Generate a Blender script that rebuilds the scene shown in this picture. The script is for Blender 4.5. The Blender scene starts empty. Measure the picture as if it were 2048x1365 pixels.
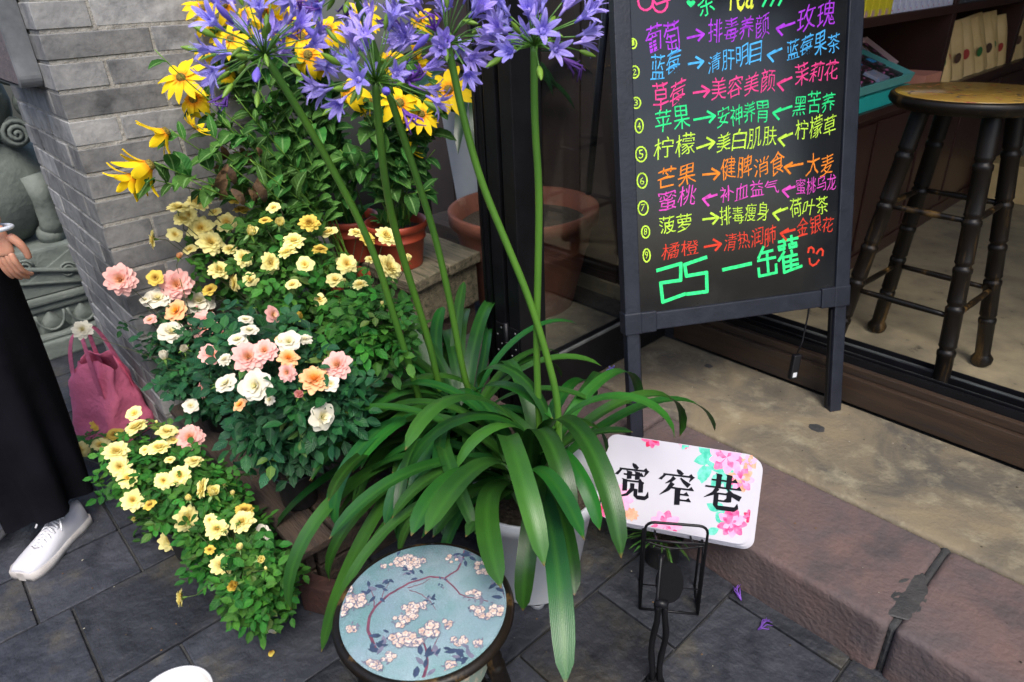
import bpy, bmesh, math, random
from mathutils import Vector as V, Matrix, Quaternion
R = math.radians
random.seed(7)
sc = bpy.context.scene
COL = sc.collection
H = 1.5
# ---- camera: 24 mm full-frame lens held at 1.5 m, looking down across the shop corner
AX = V((0.67745792, 0.73446223, -0.04019944))      # image right in the world
AD = V((0.31796775, -0.34169443, -0.8843876))      # image down in the world
AF = V((-0.66328522, 0.58635326, -0.4650189))      # viewing direction
cam = bpy.data.cameras.new('camera'); camo = bpy.data.objects.new('camera', cam); COL.objects.link(camo)
M = Matrix((AX, -AD, -AF)).transposed().to_4x4(); M.translation = V((0, 0, H)); camo.matrix_world = M
cam.sensor_width = 36; cam.lens = 24.0; cam.clip_start = 0.02; cam.clip_end = 200
cam.dof.use_dof = True; cam.dof.focus_distance = 1.7; cam.dof.aperture_fstop = 4.5
sc.camera = camo
# ---- light
w = bpy.data.worlds.new('World'); sc.world = w; w.use_nodes = True
nt = w.node_tree; bg = nt.nodes['Background']; sky = nt.nodes.new('ShaderNodeTexSky')
SUN_EL, SUN_AZ = 57, 122          # sun_rotation is clockwise from +Y
sky.sky_type = 'NISHITA'; sky.sun_disc = False; sky.sun_elevation = R(SUN_EL); sky.sun_rotation = R(SUN_AZ)
sky.air_density = 1.0; sky.dust_density = 3.0
nt.links.new(sky.outputs[0], bg.inputs[0]); bg.inputs[1].default_value = 0.15
sun = bpy.data.lights.new('sun', 'SUN'); sun.energy = 1.5; sun.angle = R(28); sun.color = (1, .965, .9)
suno = bpy.data.objects.new('sun', sun); COL.objects.link(suno)
sd = V((math.sin(R(SUN_AZ)) * math.cos(R(SUN_EL)), math.cos(R(SUN_AZ)) * math.cos(R(SUN_EL)), math.sin(R(SUN_EL))))
suno.rotation_euler = sd.to_track_quat('Z', 'Y').to_euler(); suno.location = (0, 0, 6)
sc.view_settings.view_transform = 'Standard'; sc.view_settings.look = 'None'
sc.view_settings.exposure = 1.0; sc.view_settings.gamma = 1
sc.view_settings.use_curve_mapping = False

# ---- measuring helpers: the point of the real plane z=, y=, x= seen at a photo pixel
def ray(px, py): return (AX * (px - 1024) + AD * (py - 682.5) + AF * 1365).normalized()
O = V((0, 0, H))
def onz(px, py, z=0.0): r = ray(px, py); return O + r * ((z - H) / r.z)
def onx(px, py, x): r = ray(px, py); return O + r * (x / r.x)
def ony(px, py, y): r = ray(px, py); return O + r * (y / r.y)
def ond(px, py, d): r = ray(px, py); return O + r * (d / math.hypot(r.x, r.y))
def rnd(a, b): return random.uniform(a, b)

# ---- materials
def hexc(s):
    c = [int(s[i:i+2], 16) / 255 for i in (0, 2, 4)]
    return tuple(x / 12.92 if x < .04045 else ((x + .055) / 1.055) ** 2.4 for x in c) + (1,)
MATS = {}
def mat(name, c1, c2=None, rough=.6, scale=20, detail=6, bump=0, bscale=None, metal=0, spec=.5, rand=0, coat=0,
        stretch=None, c3=None, s3=3, t3=(.5, .6), sss=0, coord='Object', trans=0, huer=0, lo=.35, hi=.65, dist=0):
    m = bpy.data.materials.new(name); m.use_nodes = True; n = m.node_tree.nodes; l = m.node_tree.links
    b = n['Principled BSDF']; b.inputs['Roughness'].default_value = rough; b.inputs['Metallic'].default_value = metal
    b.inputs['Specular IOR Level'].default_value = spec; b.inputs['Coat Weight'].default_value = coat
    b.inputs['Coat Roughness'].default_value = .15
    tc = n.new('ShaderNodeTexCoord'); mp = n.new('ShaderNodeMapping'); l.new(tc.outputs[coord], mp.inputs[0])
    if stretch: mp.inputs['Scale'].default_value = stretch
    src = mp.outputs[0]
    if rand:   # every object gets its own piece of the pattern
        oi = n.new('ShaderNodeObjectInfo'); ad = n.new('ShaderNodeVectorMath'); ad.operation = 'MULTIPLY_ADD'
        cb = n.new('ShaderNodeCombineXYZ')
        for i in range(3): l.new(oi.outputs['Random'], cb.inputs[i])
        l.new(cb.outputs[0], ad.inputs[0]); ad.inputs[1].default_value = (37, 53, 71); l.new(src, ad.inputs[2]); src = ad.outputs[0]
    no = n.new('ShaderNodeTexNoise'); no.inputs['Scale'].default_value = scale; no.inputs['Detail'].default_value = detail
    no.inputs['Roughness'].default_value = .6; no.inputs['Distortion'].default_value = dist; l.new(src, no.inputs['Vector'])
    mr = n.new('ShaderNodeMapRange'); mr.inputs[1].default_value = lo; mr.inputs[2].default_value = hi; l.new(no.outputs[0], mr.inputs[0])
    mx = n.new('ShaderNodeMix'); mx.data_type = 'RGBA'; mx.inputs[6].default_value = c1; mx.inputs[7].default_value = c2 or c1
    l.new(mr.outputs[0], mx.inputs[0]); col = mx.outputs[2]
    if c3:
        n3 = n.new('ShaderNodeTexNoise'); n3.inputs['Scale'].default_value = s3; n3.inputs['Detail'].default_value = 8
        n3.inputs['Roughness'].default_value = .65; l.new(src, n3.inputs['Vector'])
        r3 = n.new('ShaderNodeMapRange'); r3.inputs[1].default_value, r3.inputs[2].default_value = t3; l.new(n3.outputs[0], r3.inputs[0])
        m3 = n.new('ShaderNodeMix'); m3.data_type = 'RGBA'; m3.inputs[7].default_value = c3; l.new(r3.outputs[0], m3.inputs[0]); l.new(col, m3.inputs[6]); col = m3.outputs[2]
    if rand:
        hs = n.new('ShaderNodeHueSaturation'); l.new(col, hs.inputs['Color'])
        rr = n.new('ShaderNodeMapRange'); rr.inputs[3].default_value = 1 - rand; rr.inputs[4].default_value = 1 + rand
        l.new(oi.outputs['Random'], rr.inputs[0]); l.new(rr.outputs[0], hs.inputs['Value'])
        if huer:
            ml = n.new('ShaderNodeMath'); ml.operation = 'MULTIPLY'; ml.inputs[1].default_value = 7.31
            fr = n.new('ShaderNodeMath'); fr.operation = 'FRACT'; l.new(oi.outputs['Random'], ml.inputs[0]); l.new(ml.outputs[0], fr.inputs[0])
            r2 = n.new('ShaderNodeMapRange'); r2.inputs[3].default_value = .5 - huer; r2.inputs[4].default_value = .5 + huer
            l.new(fr.outputs[0], r2.inputs[0]); l.new(r2.outputs[0], hs.inputs['Hue'])
        col = hs.outputs[0]
    l.new(col, b.inputs['Base Color'])
    if bump:
        nb = n.new('ShaderNodeTexNoise'); nb.inputs['Scale'].default_value = bscale or scale * 3; nb.inputs['Detail'].default_value = 6; l.new(src, nb.inputs['Vector'])
        bp = n.new('ShaderNodeBump'); bp.inputs['Strength'].default_value = bump; bp.inputs['Distance'].default_value = .01
        l.new(nb.outputs[0], bp.inputs['Height']); l.new(bp.outputs[0], b.inputs['Normal'])
    if sss:
        # thin leaf or petal: some light passes through
        tr = n.new('ShaderNodeBsdfTranslucent'); ms = n.new('ShaderNodeMixShader'); ms.inputs[0].default_value = sss
        l.new(col, tr.inputs[0]); l.new(b.outputs[0], ms.inputs[1]); l.new(tr.outputs[0], ms.inputs[2]); l.new(ms.outputs[0], n['Material Output'].inputs[0])
    MATS[name] = m; return m
def veins(m, rib, kind, amt=.5):
    """midrib and veins of a leaf from its own across/along coordinates"""
    n = m.node_tree.nodes; l = m.node_tree.links; b = n['Principled BSDF']
    at = n.new('ShaderNodeAttribute'); at.attribute_name = 'st'; sx = n.new('ShaderNodeSeparateXYZ'); l.new(at.outputs['Vector'], sx.inputs[0])
    def mth(op, a, c=None, v=None):
        k = n.new('ShaderNodeMath'); k.operation = op; l.new(a, k.inputs[0])
        if c is not None: l.new(c, k.inputs[1])
        if v is not None: k.inputs[1].default_value = v
        return k.outputs[0]
    ab = mth('ABSOLUTE', sx.outputs[0]); mr = n.new('ShaderNodeMapRange'); mr.inputs[1].default_value = .02; mr.inputs[2].default_value = .16 if kind != 'strap' else .35; mr.inputs[3].default_value = amt; mr.inputs[4].default_value = 0; l.new(ab, mr.inputs[0])
    col = b.inputs['Base Color'].links[0].from_socket; mx = n.new('ShaderNodeMix'); mx.data_type = 'RGBA'; l.new(mr.outputs[0], mx.inputs[0]); l.new(col, mx.inputs[6]); mx.inputs[7].default_value = rib; l.new(mx.outputs[2], b.inputs['Base Color'])
    if kind == 'strap': w = mth('SINE', mth('MULTIPLY', sx.outputs[0], v=42))
    else: w = mth('SINE', mth('SUBTRACT', mth('MULTIPLY', sx.outputs[1], v=46), mth('MULTIPLY', ab, v=12)))
    bp = n.new('ShaderNodeBump'); bp.inputs['Strength'].default_value = .09 if kind == 'strap' else .5; bp.inputs['Distance'].default_value = .001; l.new(w, bp.inputs['Height'])
    old = b.inputs['Normal'].links
    if old: l.new(old[0].from_socket, bp.inputs['Normal'])
    l.new(bp.outputs[0], b.inputs['Normal'])
    if kind == 'strap':     # dry brown tip
        tp = n.new('ShaderNodeMapRange'); tp.inputs[1].default_value = .985; tp.inputs[2].default_value = 1.0; l.new(sx.outputs[1], tp.inputs[0])
        m2 = n.new('ShaderNodeMix'); m2.data_type = 'RGBA'; l.new(tp.outputs[0], m2.inputs[0]); l.new(mx.outputs[2], m2.inputs[6]); m2.inputs[7].default_value = (.16, .09, .03, 1); l.new(m2.outputs[2], b.inputs['Base Color']); mx = m2
    for k in n:
        if k.type == 'BSDF_TRANSLUCENT': l.new(mx.outputs[2], k.inputs[0])
def petal_mat(name, inner, outer, r0, r1, rand=.06):
    """colour runs from the heart of the flower to the petal tips"""
    m = mat(name, (1, 1, 1, 1), rough=.75, sss=.28, rand=rand, scale=60, c3=None); n = m.node_tree.nodes; l = m.node_tree.links
    tc = [x for x in n if x.type == 'TEX_COORD'][0]
    ln = n.new('ShaderNodeVectorMath'); ln.operation = 'LENGTH'; l.new(tc.outputs['Object'], ln.inputs[0])
    mr = n.new('ShaderNodeMapRange'); mr.inputs[1].default_value = r0; mr.inputs[2].default_value = r1; l.new(ln.outputs['Value'], mr.inputs[0])
    mx = [x for x in n if x.type == 'MIX'][0]
    for k in list(mx.inputs[0].links): l.remove(k)
    l.new(mr.outputs[0], mx.inputs[0]); mx.inputs[6].default_value = inner; mx.inputs[7].default_value = outer
    return m
g = lambda v, a=1: (v, v, v, 1)
BRICK = mat('grey_brick', (.27, .268, .262, 1), (.17, .172, .176, 1), .92, 14, 10, .35, 45, rand=.42, c3=(.050, .052, .056, 1), s3=6, t3=(.50, .72), dist=.6)
MORTAR = mat('mortar', (.34, .325, .29, 1), (.22, .21, .19, 1), .95, 30, 8, .6, 90)
SLATE = mat('slate', (.016, .018, .024, 1), (.040, .043, .053, 1), .55, 5, 13, 1, 30, rand=.35, c3=(.085, .075, .052, 1), s3=3.0, t3=(.54, .72), dist=1.2, spec=.35)
GROUT = mat('grout', (.03, .03, .032, 1), (.06, .06, .06, 1), .9, 30, 6, .4)
RSTONE = mat('red_sandstone', (.130, .083, .075, 1), (.082, .064, .066, 1), .88, 5, 14, .45, 70, c3=(.040, .038, .042, 1), s3=4, t3=(.54, .76), dist=.8)
CONC = mat('worn_concrete', (.215, .172, .108, 1), (.082, .074, .062, 1), .8, 3.2, 14, .35, 90, c3=(.31, .275, .185, 1), s3=11, t3=(.52, .80), dist=1.0)
SHOPFL = mat('shop_floor', (.40, .33, .21, 1), (.24, .205, .14, 1), .45, 7, 10, .2, 50, c3=(.05, .04, .03, 1), s3=14, t3=(.62, .72))
DKWOOD = mat('dark_threshold_wood', (.034, .021, .014, 1), (.060, .037, .023, 1), .4, 4, 8, .25, 30, stretch=(1, 8, 12), c3=(.03, .022, .018, 1), s3=2)
BLACKM = mat('black_metal', (.004, .004, .005, 1), (.007, .007, .009, 1), .42, 9, 6, .05, 60, spec=.28)
GREYM = mat('worn_grey_track', (.09, .1, .1, 1), (.03, .032, .035, 1), .45, 12, 8, .2, stretch=(.5, 6, 6))
NAVY = mat('navy_black_frame', (.010, .012, .020, 1), (.016, .019, .030, 1), .45, 18, 8, .12, 90, spec=.4)
SLATEB = mat('writing_board', (.006, .007, .009, 1), (.01, .011, .012, 1), .12, 6, 8, 0, c3=(.022, .023, .024, 1), s3=4, t3=(.5, .8))
OLDWOOD = mat('weathered_wood', (.21, .175, .11, 1), (.10, .085, .055, 1), .85, 3.5, 10, .8, 16, stretch=(1, 9, 9), c3=(.045, .05, .025, 1), s3=6, t3=(.5, .65))
CRATE = mat('dark_crate_wood', (.07, .045, .03, 1), (.03, .022, .018, 1), .8, 4, 8, .6, 20, stretch=(1, 8, 8))
TERRA = mat('terracotta', (.26, .085, .045, 1), (.16, .06, .04, 1), .8, 6, 8, .2, 60, c3=(.33, .2, .15, 1), s3=5, t3=(.55, .75))
REDPOT = mat('red_plastic_pot', (.36, .055, .022, 1), (.24, .04, .02, 1), .45, 7, 8, .05, c3=(.36, .16, .11, 1), s3=4, t3=(.58, .8))
BLKPOT = mat('black_nursery_pot', (.010, .010, .011, 1), (.016, .016, .017, 1), .45, 9)
WHITEP = mat('white_plastic', (.62, .64, .67, 1), (.52, .54, .56, 1), .3, 4, 6, .02)
SOIL = mat('potting_soil', (.035, .026, .018, 1), (.08, .06, .04, 1), .95, 90, 8, 1, 90)
LEAF_A = mat('agapanthus_leaf', (.026, .122, .014, 1), (.011, .062, .012, 1), .36, 3, 4, .06, 300, rand=.4, huer=.022, sss=.14, spec=.45)
LEAF_R = mat('rose_leaf', (.024, .120, .016, 1), (.048, .185, .020, 1), .5, 30, 4, .1, 120, rand=.5, huer=.02, sss=.16, spec=.28)
LEAF_D = mat('dark_rose_leaf', (.010, .062, .024, 1), (.018, .095, .028, 1), .45, 30, 4, .1, 120, rand=.45, huer=.02, sss=.12, spec=.3)
LEAF_Y = mat('fresh_rose_leaf', (.10, .20, .03, 1), (.06, .15, .03, 1), .5, 30, 4, .1, 120, rand=.3, huer=.03, sss=.2)
LEAF_B = mat('downy_leaf', (.060, .175, .030, 1), (.032, .115, .020, 1), .7, 25, 4, .25, 140, rand=.42, huer=.02, sss=.2, spec=.2)
LEAF_K = mat('dark_strap_leaf', (.008, .035, .012, 1), (.012, .05, .015, 1), .35, 6, 4, rand=.2, sss=.05)
veins(LEAF_A, (.05, .17, .02, 1), 'strap', .35); veins(LEAF_R, (.06, .20, .04, 1), 'rose'); veins(LEAF_D, (.04, .14, .05, 1), 'rose'); veins(LEAF_Y, (.2, .32, .06, 1), 'rose'); veins(LEAF_B, (.22, .38, .14, 1), 'rose', .7)
DEAD = mat('withered_leaf', (.15, .08, .03, 1), (.06, .035, .02, 1), .9, 20, 6, .5, rand=.3)
STEM = mat('green_stem', (.07, .17, .02, 1), (.13, .24, .03, 1), .5, 20, 4, rand=.2)
STEMD = mat('woody_stem', (.05, .09, .025, 1), (.06, .05, .025, 1), .7, 20, 4, rand=.2)
STALK = mat('flower_stalk', (.085, .21, .022, 1), (.06, .17, .022, 1), .4, 14, 5, .1, 90, stretch=(1, 1, .3))
BUD = mat('seed_pod', (.20, .36, .04, 1), (.14, .28, .03, 1), .45, 20, 4, sss=.2)
YEL = petal_mat('yellow_rose', hexc('eac84e'), hexc('faf0a6'), .002, .013, .08)
YOLD = petal_mat('fading_yellow_rose', hexc('a8741f'), hexc('e6cb5c'), .003, .013)
PINK = petal_mat('pink_rose', hexc('f0c078'), hexc('f5bfb6'), .002, .013)
WHITE = petal_mat('white_rose', hexc('e6da98'), hexc('e9e4d2'), .002, .012)
ORNG = petal_mat('orange_rose', hexc('f9ac24'), hexc('f8c490'), .004, .016)
RUD = petal_mat('golden_petal', hexc('ee9208'), hexc('f8d410'), .011, .024, .05)
RUDC = mat('flower_cone', (.30, .24, .03, 1), (.14, .09, .015, 1), .9, 300, 4, 1, 300)
AGA = mat('violet_petal', hexc('9787e4'), hexc('baaef4'), .6, 70, 4, rand=.16, huer=.012, sss=.25, stretch=(1, 1, .1))
veins(AGA, hexc('7460d4'), 'petal', .8)
AGAD = mat('dark_violet_petal', hexc('5a2f8e'), hexc('7b50b0'), .6, 60, 4, rand=.2, sss=.15)

# ---- mesh builder
class MB:
    def __init__(s): s.v = []; s.f = []; s.m = []; s.sm = []; s.st = []; s.has = False
    def add(s, vs, fs, mi=0, smooth=False, st=None):
        b = len(s.v); s.v += [tuple(p) for p in vs]
        s.st += st if st else [(1, 0, 0)] * len(vs)
        if st: s.has = True
        for f in fs: s.f.append([b + i for i in f]); s.m.append(mi); s.sm.append(smooth)
    def hexa(s, p, mi=0):      # eight corners: bottom ring then top ring
        s.add(p, [(3, 2, 1, 0), (4, 5, 6, 7), (0, 1, 5, 4), (1, 2, 6, 5), (2, 3, 7, 6), (3, 0, 4, 7)], mi)
    def box(s, x0, x1, y0, y1, z0, z1, mi=0):
        s.hexa([(x0, y0, z0), (x1, y0, z0), (x1, y1, z0), (x0, y1, z0), (x0, y0, z1), (x1, y0, z1), (x1, y1, z1), (x0, y1, z1)], mi)
    def obox(s, o, u, v, n, a0, a1, b0, b1, c0, c1, mi=0):
        P = lambda a, b, c: o + u * a + v * b + n * c
        s.hexa([P(a0, b0, c0), P(a1, b0, c0), P(a1, b1, c0), P(a0, b1, c0), P(a0, b0, c1), P(a1, b0, c1), P(a1, b1, c1), P(a0, b1, c1)], mi)
    def tube(s, pts, rad, n=6, mi=0, cap=True):
        pts = [V(p) for p in pts]; k = len(pts)
        if not hasattr(rad, '__len__'): rad = [rad] * k
        up = V((0, 0, 1)); vs = []; prev = None
        for i, p in enumerate(pts):
            t = (pts[min(i + 1, k - 1)] - pts[max(i - 1, 0)]).normalized()
            a = prev if prev is not None else (V((1, 0, 0)) if abs(t.z) > .9 else up)
            a = (a - t * a.dot(t)).normalized(); prev = a; b = t.cross(a)
            for j in range(n):
                an = 2 * math.pi * j / n; vs.append(p + (a * math.cos(an) + b * math.sin(an)) * rad[i])
        fs = [(i * n + j, i * n + (j + 1) % n, (i + 1) * n + (j + 1) % n, (i + 1) * n + j) for i in range(k - 1) for j in range(n)]
        if cap: fs += [tuple(range(n))[::-1], tuple((k - 1) * n + j for j in range(n))]
        s.add(vs, fs, mi, True)
    def lathe(s, prof, c=(0, 0, 0), n=40, mi=0, axis=None, ex=1, wob=0):
        c = V(c); q = axis.to_track_quat('Z', 'Y') if axis else Quaternion()
        vs = []
        for r, z in prof:
            for j in range(n):
                a = 2 * math.pi * j / n; vs.append(c + q @ V((r * math.cos(a), r * math.sin(a) * ex, z)))
        k = len(prof)
        s.add(vs, [(i * n + j, i * n + (j + 1) % n, (i + 1) * n + (j + 1) % n, (i + 1) * n + j) for i in range(k - 1) for j in range(n)], mi, True)
    def grid(s, rows, mi=0, smooth=True, close=False, st=False):
        n = len(rows[0]); k = len(rows); vs = [p for r in rows for p in r]
        st = [(j / (n - 1) * 2 - 1, i / (k - 1), 0) for i in range(k) for j in range(n)] if st else None
        s.add(vs, [(i * n + j, i * n + (j + 1) % n, (i + 1) * n + (j + 1) % n, (i + 1) * n + j) for i in range(k - 1) for j in range(n if close else n - 1)], mi, smooth, st)
    def mesh(s, name, mats, bevel=0, seg=2, ang=40):
        me = bpy.data.meshes.new(name); me.from_pydata(s.v, [], s.f); 
        for m in (mats if isinstance(mats, (list, tuple)) else [mats]): me.materials.append(m)
        me.polygons.foreach_set('material_index', s.m); me.polygons.foreach_set('use_smooth', s.sm)
        if s.has:
            at = me.attributes.new('st', 'FLOAT_VECTOR', 'POINT'); at.data.foreach_set('vector', [c for t in s.st for c in t])
        if bevel:
            bm = bmesh.new(); bm.from_mesh(me); bmesh.ops.remove_doubles(bm, verts=bm.verts, dist=1e-5)
            ed = [e for e in bm.edges if len(e.link_faces) == 2 and e.calc_face_angle(0) > R(ang)]
            bmesh.ops.bevel(bm, geom=ed, offset=bevel, segments=seg, profile=.6, affect='EDGES', clamp_overlap=True); bm.to_mesh(me); bm.free()
        me.update(); return me
    def build(s, name, mats, parent=None, bevel=0, **k):
        return link(name, s.mesh(name, mats, bevel, **k), parent)
def link(name, me, parent=None, loc=None, rot=None, scale=None):
    o = bpy.data.objects.new(name, me); COL.objects.link(o)
    if parent: o.parent = parent
    if loc is not None: o.location = loc
    if rot is not None:
        if isinstance(rot, Quaternion): o.rotation_mode = 'QUATERNION'; o.rotation_quaternion = rot
        else: o.rotation_euler = rot
    if scale is not None: o.scale = scale if hasattr(scale, '__len__') else (scale,) * 3
    return o
def tag(o, label=None, cat=None, group=None, kind=None):
    if label: o['label'] = label
    if cat: o['category'] = cat
    if group: o['group'] = group
    if kind: o['kind'] = kind
    return o
def thing(name, label, cat, loc=(0, 0, 0), group=None, rz=0):
    o = bpy.data.objects.new(name, None); COL.objects.link(o); o.location = loc; o.rotation_euler = (0, 0, rz); o.empty_display_size = .05
    return tag(o, label, cat, group)
def struct(mb, name, m, parent=None, bevel=0, **k):
    o = mb.build(name, m, parent, bevel, **k)
    if not parent: o['kind'] = 'structure'
    return o
def aim(d, roll=0):
    return V(d).to_track_quat('Z', 'Y') @ Quaternion((0, 0, 1), roll)
def bez(a, b, c, d, n=10):
    a, b, c, d = V(a), V(b), V(c), V(d)
    return [a * (1 - t) ** 3 + b * 3 * t * (1 - t) ** 2 + c * 3 * t * t * (1 - t) + d * t ** 3 for t in [i / n for i in range(n + 1)]]
def setmat(o, m):
    o.material_slots[0].link = 'OBJECT'; o.material_slots[0].material = m; return o
# ================= SETTING
# street
mb = MB(); mb.box(-12, 8, -6, 1.9, -.5, -.012); street = struct(mb, 'street', GROUT)
xs = [-4.6, -4.15, -3.72, -3.4, -3.02, -2.75, -2.44, -2.115, -1.87, -1.53, -1.19, -.88, -.615, -.30, .05, .4, .8]
fixed = {7: [.15, -.12, .68], 8: [-.04, .55, 1.0], 9: [.14, .66], 10: [.42, .95], 11: [.75, 1.046], 12: [.82, 1.28], 6: [.15, .6]}
for i in range(len(xs) - 1):
    ys = [-1.6]
    y = -1.6 + rnd(.1, .5)
    if i in fixed: ys += [-.75] + sorted(fixed[i])
    else:
        while y < 1.2: ys.append(y); y += rnd(.4, .7)
    ys.append(1.345)
    for a, b in zip(ys, ys[1:]):
        if b - a < .04: continue
        x0, x1 = xs[i] + .0035, xs[i + 1] - .0035; a += .0035; b -= .0035
        cx, cy = (x0 + x1) / 2, (a + b) / 2; m = MB()
        N = 5; hx, hy = (x1 - x0) / 2, (b - a) / 2
        m.box(-hx, hx, -hy, hy, -.03, 0)
        link('slab', m.mesh('slab', SLATE, .0035, seg=2), street, (cx, cy, rnd(-.0015, .0015)), (rnd(-.003, .003), rnd(-.003, .003), rnd(-.004, .004)))
# stone kerb blocks and platform
mb = MB(); mb.box(-3.4, 4, 1.36, 2.6, -.3, .13); plat = struct(mb, 'platform', GROUT)
def rough_block(name, x0, x1, y0, y1, z0, z1, m, parent, amp, nx=70, ny=24):
    from mathutils import noise
    b = bmesh.new(); bmesh.ops.create_cube(b, size=1)
    bmesh.ops.scale(b, vec=(x1 - x0, y1 - y0, z1 - z0), verts=b.verts); bmesh.ops.translate(b, vec=((x0 + x1) / 2, (y0 + y1) / 2, (z0 + z1) / 2), verts=b.verts)
    bmesh.ops.bevel(b, geom=list(b.edges), offset=.014, segments=3, profile=.5, affect='EDGES')
    for ax, k in ((0, nx), (1, ny), (2, 6)):
        for i in range(1, k):
            lo, hi = ((x0, x1), (y0, y1), (z0, z1))[ax]; p = [0, 0, 0]; p[ax] = lo + (hi - lo) * i / k; nn = [0, 0, 0]; nn[ax] = 1
            bmesh.ops.bisect_plane(b, geom=list(b.verts) + list(b.edges) + list(b.faces), plane_co=p, plane_no=nn)
    for v in b.verts:
        q = v.co.copy(); d = noise.noise(q * 9) * amp + noise.noise(q * 28) * amp * .45 + noise.noise(q * 70) * amp * .2
        v.co += V((0, -d, d * .8))
    me = bpy.data.meshes.new(name); b.to_mesh(me); b.free(); me.materials.append(m)
    for p in me.polygons: p.use_smooth = True
    return link(name, me, parent)
for a, b in ((-2.0, -1.128), (-1.12, -.248), (-.232, .62), (.630, 1.5)):
    rough_block('kerbstone', a, b, 1.33, 1.685, -.02, .158, RSTONE, plat, .0045)
rough_block('kerb_joint', -.254, -.226, 1.342, 1.70, -.02, .151, mat('dark_joint', (.024, .025, .028, 1), (.042, .042, .043, 1), .8, 20, 8, .6), plat, .003, 4, 10)
# dark tar stain spilled round the joint, 4 mm of patch
def patch(name, pts, z, m, parent, th=.003, jag=.008, n=4):
    P = []
    for i in range(len(pts)):
        a, b = V(pts[i]), V(pts[(i + 1) % len(pts)])
        for k in range(n): P.append(a.lerp(b, k / n) + V((rnd(-jag, jag), rnd(-jag, jag))))
    c = sum(P, V((0, 0))) / len(P); m_ = MB()
    v = [(p.x, p.y, z) for p in P]; k = len(v); t = [(c.x + (p.x - c.x) * .96, c.y + (p.y - c.y) * .96, z + th) for p in P]
    m_.add(v + t + [(c.x, c.y, z + th)], [(i, (i + 1) % k, k + (i + 1) % k, k + i) for i in range(k)] + [(k + i, k + (i + 1) % k, 2 * k) for i in range(k)])
    return m_.build(name, m, parent)
TAR = mat('tar_stain', (.026, .027, .029, 1), (.045, .043, .043, 1), .7, 20, 8, .5)
patch('stain', [onz(x, y, .16).xy for x, y in ((1800, 1160), (1850, 1145), (1862, 1185), (1845, 1215), (1815, 1240), (1775, 1230), (1778, 1195))], .1568, TAR, plat, .0022, .004, 5)
rough_block('worn_pavement', -2.2, 1.6, 1.69, 2.168, 0, .16, CONC, plat, .0025, 60, 10)
for px, py, r in ((1633, 857, .026), (1417, 733, .016)):
    c = onz(px, py, .16); patch('stain', [(c.x + r * math.cos(a) * rnd(.9, 1.1), c.y + r * .85 * math.sin(a) * rnd(.9, 1.1)) for a in [i * .3142 for i in range(20)]], .1612, TAR, plat, .0012, .0008, 2)
# threshold
t = thing('threshold', 'long dark wooden door sill with black sliding track on top, under the chalkboard', 'threshold', (-.2, 2.25, .16))
def sub(mb, name, m, par, bevel=0, **k):      # build in world coordinates, then hang under the thing
    o = mb.build(name, m, None, bevel, **k); o.parent = par
    o.matrix_parent_inverse = Matrix.Translation(par.location).inverted() if par.rotation_euler.z == 0 else (Matrix.Translation(par.location) @ par.rotation_euler.to_matrix().to_4x4()).inverted()
    return o
mb = MB(); mb.box(-1.44, 1.6, 2.17, 2.21, .162, .262); sub(mb, 'riser_board', DKWOOD, t, .003)
mb = MB(); mb.box(-1.44, 1.6, 2.186, 2.22, .262, .292); sub(mb, 'upper_board', DKWOOD, t, .004)
mb = MB(); mb.box(-1.44, 1.6, 2.205, 2.36, .20, .285); sub(mb, 'track_bed', BLACKM, t, .002)
for y, wd, h, m in ((2.204, .010, .318, BLACKM), (2.224, .007, .300, GREYM), (2.252, .007, .306, BLACKM), (2.268, .012, .296, GREYM), (2.30, .006, .306, BLACKM), (2.322, .014, .300, GREYM), (2.352, .006, .308, BLACKM)):
    mb = MB(); mb.box(-1.44, 1.6, y, y + wd, .2855, h); sub(mb, 'rail', m, t, .0015)
# shop floor and shell
mb = MB(); mb.box(-3.4, 4, 2.362, 7, -.1, .2); struct(mb, 'shop_floor', SHOPFL)
WALLD = mat('dark_wall', (.07, .045, .035, 1), (.05, .034, .028, 1), .7, 4, 6)
PLAST = mat('old_plaster', (.3, .29, .27, 1), (.22, .21, .2, 1), .9, 4, 8, .1)
PLASTW = mat('white_plaster', (.78, .76, .72, 1), (.7, .68, .64, 1), .9, 4, 6)
for nm, b in (('back_wall', (-3.4, 4, 7, 7.2, -.1, 3.099)), ('side_wall', (4, 4.2, 2.3, 7, -.1, 3.099)), ('shop_ceiling', (-3.5, 4.2, 2.121, 7.2, 3.1, 3.3))):
    mb = MB(); mb.box(*b); struct(mb, nm, PLASTW if nm != 'back_wall' else WALLD)
mb = MB(); mb.box(-3.5, 4.2, 2.0, 2.12, 2.95, 3.7); struct(mb, 'upper_wall', WALLD)
# eave
mb = MB(); mb.hexa([(-6, 1.5, 3.45), (5, 1.5, 3.45), (5, 2.2, 3.72), (-6, 2.2, 3.72), (-6, 1.5, 3.52), (5, 1.5, 3.52), (5, 2.2, 3.82), (-6, 2.2, 3.82)]); struct(mb, 'eave', WALLD)
mb = MB(); mb.box(-9, 8, -5.6, -5.3, -.1, 3.4); o = mb.build('opposite_house_wall', PLAST); tag(o, 'plain grey house wall across the lane, behind the viewer', 'wall')
# alcove behind pier: dark board wall
mb = MB(); mb.box(-3.4, -1.66, 2.40, 2.5, -.1, 2.7)
for i in range(7):
    x = -3.38 + i * .245; mb.box(x, x + .235, 2.38, 2.402, 0, 2.6)
o = mb.build('shop_wall', WALLD, None, .002); tag(o, 'dark boarded shop wall behind the pots and the black door post', 'wall')
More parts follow.
